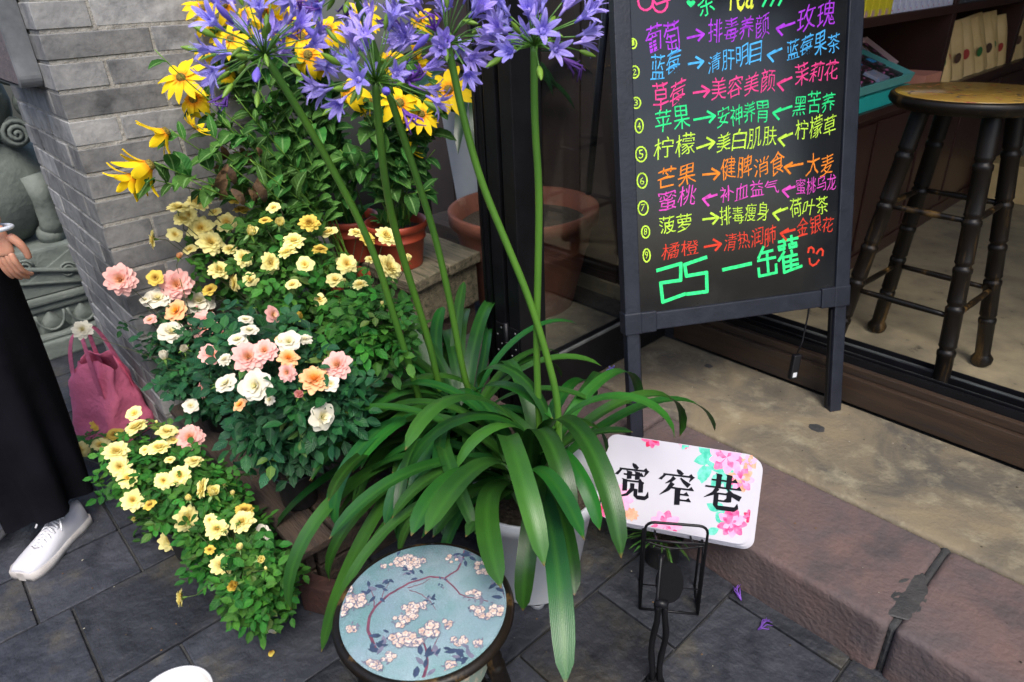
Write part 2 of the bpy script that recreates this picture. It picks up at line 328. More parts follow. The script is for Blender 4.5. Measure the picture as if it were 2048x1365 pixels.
# brick pier
pier = thing('brick_pier', 'grey brick pier with pale mortar joints at the left, behind the flowers', 'brick pier', (-2.8, .7, 0))
mb = MB(); mb.box(-3.2185, -2.438, .4435, .99, 0, 2.72); sub(mb, 'mortar', MORTAR, pier)
CX, CY, CH = -2.435, .44, .0805
bm_cache = {}
def brick(x0, x1, y0, y1, z0):
    h = CH - .010; k = (round(x1 - x0, 2), round(y1 - y0, 2), random.randint(0, 2))
    if k not in bm_cache:
        m = MB(); hx, hy, hz = (x1 - x0) / 2, (y1 - y0) / 2, h / 2; j = lambda: rnd(-.0016, .0016)
        P = [(sx * hx + j(), sy * hy + j(), sz * hz + j()) for sz in (-1, 1) for sx, sy in ((-1, -1), (1, -1), (1, 1), (-1, 1))]
        m.hexa(P); bm_cache[k] = m.mesh('brick', BRICK, .0025, seg=1)
    link('brick', bm_cache[k], pier, V(((x0 + x1) / 2, (y0 + y1) / 2, z0 + h / 2)) - pier.location, (rnd(-.004, .004), rnd(-.004, .004), rnd(-.006, .006)))
z = -.02; row = 0
while z < 2.0:
    jt = .011; st = row % 2
    # right face, towards +X
    y = CY; first = True
    L = [.295, .14] if st else [.14, .295, .295]
    i = 0
    while y < .98:
        ln = (L[i % len(L)] if i < len(L) else random.choice((.295, .14))) + rnd(-.006, .006); e = min(y + ln, .992)
        if e - y > .03:
            brick(CX - (.13 if i or st else .295), CX + rnd(-.0015, .0015), y, e, z + .005)
        y = e + jt; i += 1
    # left face, towards -Y
    x = CX - (.14 if st else .295) - jt - (0 if 1 else 0)
    if st: x = CX - .13 - jt
    while x > -3.2:
        ln = random.choice((.27, .27, .13)) + rnd(-.005, .005); e = max(x - ln, -3.222)
        if x - e > .03: brick(e, x, CY + rnd(-.0015, .0015), CY + .1, z + .005)
        x = e - jt
    z += CH; row += 1
# ================= SIDE PANEL OF THE SHOPFRONT: post, stile, glass
t = thing('glass_door', 'open black-framed glass door leaf between the flower pots and the chalkboard', 'door', (-1.47, 1.35, .16))
mb = MB(); mb.box(-1.522, -1.47, 1.338, 1.45, .165, 2.3); mb.box(-1.527, -1.52, 1.345, 1.365, .165, 2.3); sub(mb, 'stile', BLACKM, t, .003)
mb = MB(); mb.box(-1.522, -1.47, 2.06, 2.155, .165, 2.3); sub(mb, 'stile', BLACKM, t, .003)
mb = MB(); mb.box(-1.520, -1.472, 1.45, 2.06, .165, .322); sub(mb, 'bottom_rail', BLACKM, t, .002)
mb = MB(); mb.box(-1.520, -1.472, 1.45, 2.06, 2.15, 2.3); sub(mb, 'top_rail', BLACKM, t, .002)
ALU = mat('worn_aluminium', (.20, .21, .21, 1), (.10, .11, .11, 1), .4, 14, 6, .1, metal=.4)
mb = MB(); mb.box(-1.480, -1.4705, 1.452, 2.058, .322, .331); sub(mb, 'glazing_bead', ALU, t, .001)
mb = MB(); mb.box(-1.480, -1.472, 1.45, 1.456, .335, 2.15); sub(mb, 'glazing_bead', BLACKM, t)
GL = bpy.data.materials.new('window_glass'); GL.use_nodes = True; n = GL.node_tree.nodes; l = GL.node_tree.links; n.remove(n['Principled BSDF'])
tr = n.new('ShaderNodeBsdfTransparent'); gs = n.new('ShaderNodeBsdfGlossy'); gs.inputs['Roughness'].default_value = .02; lw_ = n.new('ShaderNodeLayerWeight'); lw_.inputs[0].default_value = .5; pw_ = n.new('ShaderNodeMath'); pw_.operation = 'POWER'; pw_.inputs[1].default_value = 4; l.new(lw_.outputs['Facing'], pw_.inputs[0]); fr = n.new('ShaderNodeMapRange'); fr.inputs[3].default_value = .09; fr.inputs[4].default_value = .6; l.new(pw_.outputs[0], fr.inputs[0])
tr.inputs[0].default_value = (.93, .95, .95, 1); mx = n.new('ShaderNodeMixShader'); l.new(fr.outputs[0], mx.inputs[0]); l.new(tr.outputs[0], mx.inputs[1]); l.new(gs.outputs[0], mx.inputs[2]); l.new(mx.outputs[0], n['Material Output'].inputs[0])
mb = MB(); mb.box(-1.500, -1.494, 1.449, 2.061, .321, 2.151); sub(mb, 'pane', GL, t)
# hinge
mb = MB(); mb.tube([(-1.535, 1.333, .36), (-1.535, 1.333, .50)], .009, 12); mb.tube([(-1.535, 1.333, .428), (-1.535, 1.333, .432)], .0105, 12); sub(mb, 'hinge_pin', BLACKM, t)
for x0, x1 in ((-1.522, -1.478), (-1.59, -1.548)):
    mb = MB(); mb.box(x0, x1, 1.3335, 1.3372, .37, .49); sub(mb, 'hinge_plate', BLACKM, t, .004)
    for k in range(4):
        mb = MB(); mb.tube([((x0 + x1) / 2 + (.01 if k % 2 else -.01), 1.3335, .385 + k * .03), ((x0 + x1) / 2 + (.01 if k % 2 else -.01), 1.331, .385 + k * .03)], .004, 8); sub(mb, 'screw', ALU, t)
t = thing('door_post', 'black metal door post between the yellow flowers and the glass door', 'post', (-1.62, 1.4, .1))
mb = MB(); mb.box(-1.672, -1.600, 1.36, 1.46, .1, 2.3); sub(mb, 'outer_profile', BLACKM, t, .003)
mb = MB(); mb.box(-1.600, -1.548, 1.345, 1.44, .1, 2.3); mb.box(-1.548, -1.530, 1.375, 1.42, .1, 2.3); sub(mb, 'inner_profile', BLACKM, t, .003)
for x in (-1.655, -1.622): mb = MB(); mb.tube([(x, 1.357, .1), (x, 1.357, 2.3)], .004, 8); sub(mb, 'ridge', BLACKM, t)

# ================= WOODEN FLOWER STAND
t = thing('flower_stand', 'weathered tiered wooden stand carrying the potted flowers beside the brick pier', 'plant stand', (-2.1, 1.0, 0))
def tilt(x0, x1, y0, y1, z0, z1, s=0):
    m = MB(); m.hexa([(x0, y0, z0), (x1, y0, z0), (x1 - s, y1, z0), (x0, y1, z0), (x0, y0, z1), (x1, y0, z1), (x1 - s, y1, z1), (x0, y1, z1)]); return m
sub(tilt(-2.9, -2.045, 1.31, 1.52, .455, .50, .04), 'top_plank', OLDWOOD, t, .006)
sub(tilt(-2.9, -2.09, 1.53, 1.72, .455, .50, .03), 'top_plank', OLDWOOD, t, .006)
sub(tilt(-2.9, -2.07, 1.33, 1.71, .27, .454, .07), 'end_block', OLDWOOD, t, .006)
sub(tilt(-2.9, -2.09, 1.34, 1.70, .0, .27, .07), 'base_block', CRATE, t, .004)
for y0, y1 in ((.99, 1.14), (1.15, 1.30)): sub(tilt(-2.7, -1.77, y0 - .2, y1 - .16, .17, .20), 'middle_plank', CRATE, t, .005)
sub(tilt(-2.7, -1.79, .80, 1.13, .0, .169), 'middle_box', CRATE, t, .004)
for k, (y0, y1) in enumerate(((.455, .56), (.57, .68), (.69, .785))): sub(tilt(-2.42, -1.40 - .02 * k, y0, y1, .155, .18), 'front_plank', CRATE, t, .005)
for z0, z1 in ((.0, .07), (.08, .15)): sub(tilt(-2.40, -1.43, .475, .50, z0, z1), 'front_board', CRATE, t, .004)
for z0, z1 in ((.0, .07), (.08, .15)): sub(tilt(-1.46, -1.43, .51, .77, z0, z1), 'side_board', CRATE, t, .004)
b = MB(); b.box(-.05, .05, -.022, .022, 0, .10); o = b.build('brick', mat('dark_red_brick', (.06, .022, .016, 1), (.03, .014, .012, 1), .9, 20, 8, .5), None, .004); o.location = (-1.36, .47, 0); o.rotation_euler = (0, 0, .5)
tag(o, 'red brick standing under the agapanthus leaves at the corner of the wooden stand', 'brick')

# ================= POTS
def pot(name, x, y, z, r, h, m, par=None, taper=.74, lip=.012, liph=.02, soil=True, th=.004, offs=None, n=48, ribs=False):
    c = V((x, y, z)) - (par.location if par else V((0, 0, 0)))
    b = MB(); rb = r * taper
    pr = [(0, .003), (rb * .93, .003), (rb, .0), (rb + .002, .006)]
    if ribs: pr += [(rb + (r - rb) * .6 - .004, h * .6), (rb + (r - rb) * .6 + .003, h * .62), (rb + (r - rb) * .62 + .003, h * .66), (rb + (r - rb) * .66 - .002, h * .68)]
    pr += [(r - lip * .8, h - liph - .004), (r - lip * .5, h - liph), (r, h - liph + .003), (r + .001, h - .004), (r - .003, h), (r - .003 - th, h - .003), (r - lip - th, h - liph), (rb * .95, h * .3)]
    b.lathe(pr, (0, 0, 0), n); o = link(name, b.mesh(name, m), par, c)
    if soil:
        from mathutils import noise
        s = MB(); N = 16; rr = r - lip - th * .5; rows = []
        for i in range(N + 1):
            rows.append([(rr * i / N * math.cos(a), rr * i / N * math.sin(a), noise.noise(V((rr * i / N * math.cos(a) * 40 + x, rr * i / N * math.sin(a) * 40, 2))) * .008 + .005 * (1 - i / N)) for a in [2 * math.pi * j / 32 for j in range(32)]])
        s.grid(rows, close=True); q = link('soil', s.mesh('soil', SOIL), par, c + V((0, 0, h - liph - .012)))
    return o
# terracotta pot in the alcove
t = thing('terracotta_pot', 'large round terracotta pot of dark soil behind the black door post', 'flower pot', (-2.17, 2.02, .16))
pot('pot_body', -2.17, 2.02, .16, .335, .46, TERRA, t, .66, .03, .06, True, .02, n=64, ribs=True)
# second red pot half hidden
t = thing('planter_box', 'white plastic planter half hidden behind the yellow flowers, left of the door post', 'planter', (-2.62, 2.2, .45))
mb = MB()
for (z0, a), (z1, b_) in (((0, .11), (.56, .15)),): mb.hexa([(sx * a, sy * a, z0) for sx, sy in ((-1, -1), (1, -1), (1, 1), (-1, 1))] + [(sx * b_, sy * b_, z1) for sx, sy in ((-1, -1), (1, -1), (1, 1), (-1, 1))])
mb.box(-.165, .165, -.165, .165, .56, .60); link('box', mb.mesh('box', WHITEP, .006), t)
mb = MB(); mb.box(-.12, .12, -.12, .12, -.035, -.004); link('base', mb.mesh('base', WHITEP, .004), t)
mb = MB(); mb.box(-2.95, -2.42, 2.0, 2.36, 0, .41); o = mb.build('low_shelf', CRATE, None, .006); tag(o, 'low dark wooden box carrying the white planter in the alcove', 'shelf')
def strap(b, pts, wd, up=V((0, 0, 1)), fold=.18, tip=.35, base=.55, roll=0, mi=0, nw=4):
    """a folded strap leaf along the points, tapering to its tip"""
    pts = [V(p) for p in pts]; k = len(pts); rows = []; side0 = None
    for i, p in enumerate(pts):
        tt = i / (k - 1); T = (pts[min(i + 1, k - 1)] - pts[max(i - 1, 0)]).normalized()
        sd_ = T.cross(up)
        if sd_.length < .15 and side0: sd_ = side0
        sd_ = sd_.normalized()
        if side0 and sd_.dot(side0) < 0: sd_ = -sd_
        if side0: sd_ = (side0 * .55 + sd_ * .45); sd_ = (sd_ - T * sd_.dot(T)).normalized()
        side0 = sd_; nrm = sd_.cross(T).normalized()
        ww = wd * .5 * (base + (1 - base) * min(1, tt / .3))
        if tt > 1 - tip: q = (tt - (1 - tip)) / tip; ww *= max(.03, math.sqrt(max(0, 1 - q ** 2.4)))
        row = []
        for j in range(nw + 1):
            u = j / nw * 2 - 1; row.append(p + sd_ * u * ww + nrm * (abs(u) * fold * ww * (1.5 if tt < .3 else 1)) )
        rows.append(row)
    b.grid(rows, mi, st=True)
t = thing('strap_plant', 'dark green strap-leaved plant hanging out of the white planter', 'plant', (-2.62, 2.2, 1.03))
for k in range(16):
    a = rnd(-2.9, .6); ln = rnd(.5, .8); e0 = rnd(.5, 1.2); pts = [V((0, 0, 0))]
    for i in range(9): e = e0 - (e0 + rnd(1.1, 1.5)) * (i / 9) ** 1.1; pts.append(pts[-1] + V((math.cos(a) * math.cos(e), math.sin(a) * math.cos(e), math.sin(e))) * ln / 9)
    b = MB(); strap(b, pts, .05); link('leaf', b.mesh('leaf', LEAF_K), t)
# ================= CHALKBOARD
BL = V((-1.094, 1.456, .16)); BU = V((.51, .8602, 0)); BN = V((BU.y, -BU.x, 0)); LEAN = R(12)
BV = (-BN * math.sin(LEAN) + V((0, 0, 1)) * math.cos(LEAN)); BZ = BU.cross(BV).normalized()
if BZ.dot(BN) < 0: BZ = -BZ
def bpt(px, py):
    r = ray(px, py); tt = (BL - O).dot(BZ) / r.dot(BZ); q = O + r * tt - BL; return q.dot(BU), q.dot(BV)
BW = .765
def bsub(mb, name, m, par=None, bevel=0, **k): return sub(mb, name, m, par or cb, bevel, **k)
def bbox(a0, a1, b0, b1, c0, c1, mi=0): m_ = MB(); m_.obox(BL, BU, BV, BZ, a0, a1, b0, b1, c0, c1, mi); return m_
cb = thing('chalkboard', 'black easel menu board with neon coloured handwriting', 'menu board', BL)
TB = 1.72
for a0 in (0, BW - .05):
    bsub(bbox(a0, a0 + .05, .43, TB, -.045, 0), 'side_rail', NAVY, bevel=.004)
    lg = bbox(a0 + .004, a0 + .046, 0, .37, -.041, -.004); bsub(lg, 'leg', NAVY, bevel=.004)
    bsub(bbox(a0 + .0445 if a0 == 0 else a0 - .002, a0 + .052 if a0 == 0 else a0 + .0055, .02, .36, -.030, -.016), 'leg_groove', BLACKM)
    bsub(bbox(a0 - .003, a0 + .053, .37, .44, -.048, .003), 'corner_block', NAVY, bevel=.005)
bsub(bbox(.05, .10, .372, .438, -.046, .0028), 'corner_block', NAVY, bevel=.004)
bsub(bbox(BW - .10, BW - .05, .372, .438, -.046, .0028), 'corner_block', NAVY, bevel=.004)
bsub(bbox(.10, BW - .10, .377, .433, -.043, 0), 'bottom_rail', NAVY, bevel=.004)
bsub(bbox(.05, BW - .05, TB - .055, TB, -.043, 0), 'top_rail', NAVY, bevel=.004)
bsub(bbox(.047, BW - .047, .43, TB - .05, -.03, -.008), 'panel', SLATEB)
# rear strut legs
for a0 in (.03, BW - .07):
    P0 = BL + BU * a0 + BV * 1.5 - BZ * .06; P1 = BL + BU * a0 - BN * .72; P1.z = .2
    if a0 > .1: P1 = P0.lerp(P1, .62)
    m_ = MB(); m_.tube([P0, P0.lerp(P1, .55)], .012, 8); bsub(m_, 'rear_strut', NAVY)
INK = {}
for k, h_ in dict(purple='b03de0', blue='4fb4f2', pink='f0468f', green='2fe88a', lime='c3ee4a', orange='f28a2a', magenta='e04fc0', red='e0412c', yellow='e6f04a', bright='3cf58e').items():
    INK[k] = mat('ink_' + k, hexc(h_), tuple(x * .55 for x in hexc(h_)[:3]) + (1,), .6, 90, 5, spec=.2, lo=.42, hi=.72)
    bs_ = INK[k].node_tree.nodes['Principled BSDF']
def text_mesh(s, thin=0):
    c = bpy.data.curves.new('t', 'FONT'); c.body = s; c.size = 1; c.resolution_u = 2; c.offset = thin; c.extrude = .006
    o = bpy.data.objects.new('t', c); COL.objects.link(o); bpy.context.view_layer.update()
    me = bpy.data.meshes.new_from_object(o.evaluated_get(bpy.context.evaluated_depsgraph_get()))
    bpy.data.objects.remove(o); bpy.data.curves.remove(c)
    vs = [v.co.copy() for v in me.vertices]; fs = [tuple(p.vertices) for p in me.polygons]; bpy.data.meshes.remove(me)
    return vs, fs
TC = {}
def write(row, s, x0, y0, x1, y1, hpx, thin=-.006):
    a0, b0 = bpt(x0, y0); a1, b1 = bpt(x1, y1); n_ = len(s); am, bm_ = bpt((x0 + x1) / 2, (y0 + y1) / 2 - hpx); ab = (b0 + b1) / 2; hh = bm_ - ab
    for i, ch in enumerate(s):
        if (ch, thin) not in TC: TC[(ch, thin)] = text_mesh(ch, thin)
        vs, fs = TC[(ch, thin)]
        if not vs: continue
        X0 = min(v.x for v in vs); X1 = max(v.x for v in vs); Y0 = min(v.y for v in vs); Y1 = max(v.y for v in vs)
        t0 = (i + .04) / n_; t1 = (i + .93) / n_; wa = (a1 - a0) * (t1 - t0); oa = a0 + (a1 - a0) * t0; ob = b0 + (b1 - b0) * t0; sl = (b1 - b0) / max(1e-4, a1 - a0)
        jr = rnd(-.06, .06); jh = rnd(.9, 1.12); jy = rnd(-.05, .05) * hh; jx = rnd(-.1, .12); ph = rnd(0, 6)
        out = []
        for v in vs:
            u = (v.x - X0) / max(1e-4, X1 - X0); q = (v.y - Y0) / max(1e-4, Y1 - Y0)
            u2 = u + .035 * math.sin(q * 5 + ph) + jx * (q - .5); q2 = q + .05 * math.sin(u * 4.5 + ph * 1.7) + jr * (u - .5) + .10 * (u - .5)
            a = oa + wa * u2; b_ = ob + sl * wa * u2 * .6 + hh * jh * q2 + jy
            out.append(BL + BU * a + BV * b_ + BZ * (-.0078 + v.z * .03))
        row.add(out, fs)
def stroke(row, pts, wd):
    P = [bpt(*p) for p in pts]; W = (bpt(pts[0][0] + 10, pts[0][1])[0] - bpt(*pts[0])[0]) / 10 * wd / 2
    for (a, b_), (c, d) in zip(P, P[1:]):
        dx, dy = c - a, d - b_; ln = math.hypot(dx, dy) or 1; nx, ny = -dy / ln * W, dx / ln * W; ex, ey = dx / ln * W * .6, dy / ln * W * .6
        q = [(a - ex + nx, b_ - ey + ny), (a - ex - nx, b_ - ey - ny), (c + ex - nx, d + ey - ny), (c + ex + nx, d + ey + ny)]
        jz = rnd(0, .0003)
        row.hexa([BL + BU * u + BV * v_ + BZ * (-.0082) for u, v_ in q] + [BL + BU * u + BV * v_ + BZ * (-.0070 + jz) for u, v_ in q])
def arrow(row, x0, y0, x1, y1, right=True, wd=4):
    stroke(row, [(x0, y0), (x1, y1)], wd); s_ = -1 if right else 1; X, Y = (x1, y1) if right else (x0, y0)
    stroke(row, [(X + s_ * 15, Y - 9), (X, Y)], wd); stroke(row, [(X, Y), (X + s_ * 11, Y + 13)], wd)
ROWS = [
 ('purple', [('葡萄', 1293, 107, 1365, 98, 58), ('>', 1377, 76, 1410, 68), ('排毒养颜', 1418, 86, 1543, 72, 48), ('<', 1556, 57, 1592, 45), ('玫瑰', 1596, 62, 1675, 50, 46)]),
 ('blue', [('蓝莓', 1303, 160, 1366, 150, 48), ('>', 1379, 128, 1409, 123), ('清肝明目', 1418, 147, 1528, 122, 38), ('<', 1538, 110, 1566, 97), ('蓝莓果茶', 1575, 120, 1684, 103, 42)]),
 ('pink', [('草莓', 1307, 220, 1376, 208, 50), ('>', 1389, 186, 1421, 181), ('美容美颜', 1424, 200, 1555, 182, 42), ('<', 1558, 168, 1586, 155), ('茉莉花', 1591, 172, 1681, 158, 42)]),
 ('green', [('苹果', 1311, 268, 1384, 258, 44), ('>', 1390, 240, 1432, 232), ('安神养胃', 1436, 252, 1541, 243, 42), ('<', 1549, 226, 1586, 213), ('黑苦荞', 1588, 233, 1674, 222, 40)]),
 ('lime', [('柠檬', 1309, 322, 1395, 307, 42), ('>', 1396, 297, 1431, 285), ('美白肌肤', 1435, 303, 1558, 290, 38), ('<', 1560, 279, 1587, 267), ('柠檬草', 1592, 282, 1676, 270, 40)]),
 ('orange', [('芒果', 1316, 376, 1397, 368, 40), ('>', 1408, 350, 1441, 347), ('健脾消食', 1443, 358, 1574, 348, 42), ('<', 1572, 335, 1608, 328), ('大麦', 1614, 352, 1671, 348, 42)]),
 ('magenta', [('蜜桃', 1318, 423, 1397, 410, 38), ('<', 1408, 399, 1436, 390), ('补血益气', 1441, 405, 1561, 388, 32), ('<', 1568, 382, 1592, 374), ('蜜桃乌龙', 1594, 390, 1676, 380, 32)]),
 ('lime', [('菠萝', 1320, 470, 1389, 462, 38), ('>', 1408, 440, 1439, 436), ('排毒瘦身', 1441, 452, 1541, 440, 34), ('<', 1549, 428, 1577, 417), ('荷叶茶', 1581, 437, 1660, 425, 34)]),
 ('red', [('橘橙', 1324, 520, 1402, 510, 34), ('>', 1411, 495, 1444, 489), ('清热润肺', 1450, 503, 1556, 488, 34), ('<', 1564, 468, 1592, 460), ('金银花', 1595, 473, 1671, 463, 32)]),
]
for colr, segs in ROWS:
    row = MB()
    for sg in segs:
        if sg[0] == '>': arrow(row, *sg[1:])
        elif sg[0] == '<': arrow(row, *sg[1:], right=False)
        else: write(row, *sg)
    bsub(row, 'handwriting', INK[colr])
row = MB()
for i, (x, y, rx, ry) in enumerate(((1267, 87, 8, 10), (1271, 144, 9, 12), (1274, 206, 9, 11), (1280, 252, 8, 14), (1284, 309, 11, 15), (1286, 362, 10, 15), (1288, 417, 10, 14), (1293, 465, 8, 12), (1295, 512, 7, 13))):
    stroke(row, [(x + rx * math.cos(a), y + ry * math.sin(a)) for a in [k * math.pi / 7 for k in range(15)]], 2.6)
    write(row, str(i + 1), x - rx * .45, y + ry * .5, x + rx * .5, y + ry * .45, ry * 1.05)
bsub(row, 'row_numbers', INK['lime'])
row = MB(); c5 = lambda L_: [(1230 + x / 3.592, 300 + y / 3.592) for x, y in L_]
for p in (((310, 870), (480, 820)), ((480, 820), (478, 940), (335, 960), (350, 1098), (508, 1040)), ((662, 775), (508, 828), (520, 910), (665, 885), (668, 1022), (525, 1040)), ((785, 865), (985, 820)),
          ((1075, 700), (1040, 780)), ((1065, 745), (1140, 725)), ((1035, 800), (1160, 775)), ((1100, 740), (1110, 880)), ((1040, 855), (1045, 912), (1168, 885)), ((1165, 825), (1168, 888)),
          ((1185, 665), (1320, 635)), ((1222, 645), (1230, 690)), ((1275, 620), (1280, 668)), ((1185, 700), (1190, 722), (1225, 715), (1222, 692), (1185, 700)), ((1262, 682), (1265, 705), (1312, 695), (1308, 672), (1262, 682)),
          ((1225, 735), (1185, 800)), ((1215, 765), (1225, 885)), ((1275, 725), (1280, 745)), ((1222, 775), (1315, 755)), ((1225, 812), (1320, 790)), ((1228, 845), (1325, 822)), ((1225, 885), (1350, 838)), ((1270, 760), (1275, 860))):
    stroke(row, c5(p), 6.5 if p[0][0] < 1000 else 5)
bsub(row, 'price_writing', INK['bright'])
row = MB()
for p in (((1397, 740), (1402, 710), (1420, 702), (1437, 718), (1436, 742)), ((1458, 748), (1475, 722), (1492, 714), (1504, 730), (1500, 762)), ((1406, 785), (1410, 820), (1430, 836), (1455, 822), (1474, 795))): stroke(row, c5(p), 3.5)
bsub(row, 'smiling_face', INK['red'])
row = MB(); write(row, '茶', 1397, 30, 1436, 22, 56); 
for k in range(3): stroke(row, [(1528 + k * 16, 12 - k), (1538 + k * 16, -8 - k)], 4)
hp = [(1384 + 9 * math.sin(a) ** 3, 6 - (7 * math.cos(a) - 2.6 * math.cos(2 * a) - 1 * math.cos(3 * a))) for a in [k * .3927 for k in range(16)]]
row.add([BL + BU * a + BV * b_ - BZ * .0074 for a, b_ in [bpt(x, y) for x, y in hp]], [tuple(range(16))])
bsub(row, 'handwriting', INK['green'])
row = MB(); write(row, 'Tea', 1455, 25, 1512, 15, 44, .004); bsub(row, 'handwriting', INK['yellow'])
row = MB()
for cx_, cy_ in ((1293, 2), (1322, 6)): stroke(row, [(cx_ + 15 * math.cos(a), cy_ + 18 * math.sin(a)) for a in [k * .4488 for k in range(15)]], 4)
stroke(row, [(1303, -6), (1315, 8), (1342, -2)], 4); bsub(row, 'drawing', INK['pink'])
# lead and switch of the board light
P = [BL + BU * a + BV * b_ - BZ * .04 for a, b_ in [bpt(1637, 592), bpt(1630, 640), bpt(1619, 690), bpt(1609, 712)]]
mb = MB(); mb.tube(P, .003, 8); c = thing('cord_switch', 'black cord with a small switch box hanging below the menu board', 'cord', P[0]); sub(mb, 'cord', BLACKM, c)
d = (BL + BU * bpt(1598, 765)[0] + BV * bpt(1598, 765)[1] - BZ * .04 - P[-1]); s_ = BU
mb = MB(); mb.obox(P[-1], BU, d.normalized(), BZ, -.014, .014, .006, d.length, -.01, .01); sub(mb, 'switch_box', BLACKM, c, .005)
mb = MB(); mb.obox(P[-1], BU, d.normalized(), BZ, -.007, .007, d.length - .024, d.length - .008, .0102, .011); sub(mb, 'mark', WHITEP, c)

# ================= STACK OF NAME CARDS ON WIRE RACK
CL = V((-.905, 1.082, .222)); CU = V((.873, .488, 0)).normalized(); CN = V((CU.y, -CU.x, 0)); ca = R(24)
CV = -CN * math.sin(ca) + V((0, 0, 1)) * math.cos(ca); CZ = CU.cross(CV).normalized(); CW, CHh = .378, .232
CARD = mat('glossy_card', (.57, .555, .61, 1), (.53, .515, .57, 1), .25, 6, 3)
def cpt(px, py):
    r = ray(px, py); tt = (CL - O).dot(CZ) / r.dot(CZ); q = O + r * tt - CL; return q.dot(CU), q.dot(CV)
def rrect(w_, h_, r, n=6):
    P = []
    for cx_, cy_, a0 in ((w_ - r, h_ - r, 0), (r, h_ - r, 90), (r, r, 180), (w_ - r, r, 270)):
        P += [(cx_ + r * math.cos(R(a0 + 90 * k / n)), cy_ + r * math.sin(R(a0 + 90 * k / n))) for k in range(n + 1)]
    return P
def plate(P, f, z0, z1, b, mi=0):
    k = len(P); b.add([f(u, v_, z0) for u, v_ in P] + [f(u, v_, z1) for u, v_ in P], [tuple(range(k))[::-1], tuple(range(k, 2 * k))] + [(i, (i + 1) % k, k + (i + 1) % k, k + i) for i in range(k)], mi)
cf = lambda u, v_, z: CL + CU * u + CV * v_ + CZ * z
INKP = [mat('print_' + a, hexc(b_), hexc(c_), .35, 60, 5) for a, b_, c_ in (('rose', 'e8307a', 'f48ab4'), ('pale', 'f7b6d2', 'f29cc6'), ('mint', '7fd8c4', '3fb79a'), ('tan', 'e8b69a', 'd98f70'), ('red', 'd01848', 'e8407a'))]
INKB = mat('black_print', (.006, .005, .009, 1), None, .3)
def clip(P):
    r = .0; return [(min(max(u, .002), CW - .002), min(max(v_, .002), CHh - .002)) for u, v_ in P]
def peony(lay, u, v_, s, ci, n=9):
    for ring, (rr, k) in enumerate(((1, n), (.66, n - 2), (.36, 5))):
        for i in range(k):
            a = 2 * math.pi * (i + rnd(-.2, .2)) / k + ring; P = []
            for q in range(9):
                b_ = q / 8 * 2 - 1; rad = s * rr * (1 - .3 * abs(b_) ** 2 + .05 * math.sin(q * 5)); P.append((u + rad * math.cos(a + b_ * .42), v_ + rad * math.sin(a + b_ * .42)))
            P = clip([(u, v_)] + P); lay.append((ci[(ring + i) % len(ci)], P))
def cleaf(lay, u, v_, a, s, ci):
    P = [(u + s * t_ * math.cos(a) - s * .3 * math.sin(math.pi * t_) * sg * math.sin(a), v_ + s * t_ * math.sin(a) + s * .3 * math.sin(math.pi * t_) * sg * math.cos(a)) for sg, ts in ((1, (0, .25, .5, .75, 1)), (-1, (.75, .5, .25))) for t_ in ts]
    lay.append((ci, clip(P)))
def prints(dz, par, full=True):
    lay = []
    for k in range(9): cleaf(lay, rnd(.25, .32), rnd(.15, .22), rnd(2, 5), .05, 2)
    for k in range(6): cleaf(lay, rnd(.29, .33), rnd(.02, .08), rnd(1.5, 4), .035, 2)
    peony(lay, .305, .215, .042, (0, 1, 1)); peony(lay, .345, .165, .032, (1, 3, 0)); peony(lay, .36, .21, .02, (3, 1)); peony(lay, .335, .05, .036, (0, 1, 0)); peony(lay, .378, .075, .018, (4, 0))
    peony(lay, .115, .235, .026, (4, 0, 0)); peony(lay, .20, .238, .018, (1, 0)); peony(lay, .045, .06, .040, (1, 1)); peony(lay, .012, .035, .03, (4, 0)); peony(lay, .085, .025, .018, (3, 3)); peony(lay, .06, .02, .014, (3,)); peony(lay, .175, .012, .04, (1, 1, 0))
    for k in range(5): cleaf(lay, rnd(.2, .26), rnd(.232, .24), rnd(0, 6), .02, 2)
    b = MB()
    for i, (ci, P) in enumerate(lay):
        P2 = [p for j, p in enumerate(P) if j == 0 or abs(p[0] - P[j - 1][0]) + abs(p[1] - P[j - 1][1]) > 1e-5]
        if len(P2) > 2: b.add([cf(u, v_, dz + .0001 + i * .0000035) for u, v_ in P2], [tuple(range(len(P2)))], ci)
    o = sub(b, 'flower_print', INKP, par); return o
st = thing('name_card_stack', 'stack of white rounded cards with three black characters and pink peonies in wire rack', 'sign cards', CL)
N = 9
for k in range(N):
    off = (N - 1 - k); dz = -.0042 * off; sx, sy = rnd(-.0015, .0015) + off * .0034 - (.010 if off > 5 else 0), -off * .0028 + rnd(-.001, .001)
    b = MB(); plate([(u + sx, v_ + sy) for u, v_ in rrect(CW, CHh, .028)], cf, dz - .0022, dz, b); sub(b, 'card', CARD, st)
prints(0, st)
for dz, mm in ((-.0042 * 3, 0),):
    pass
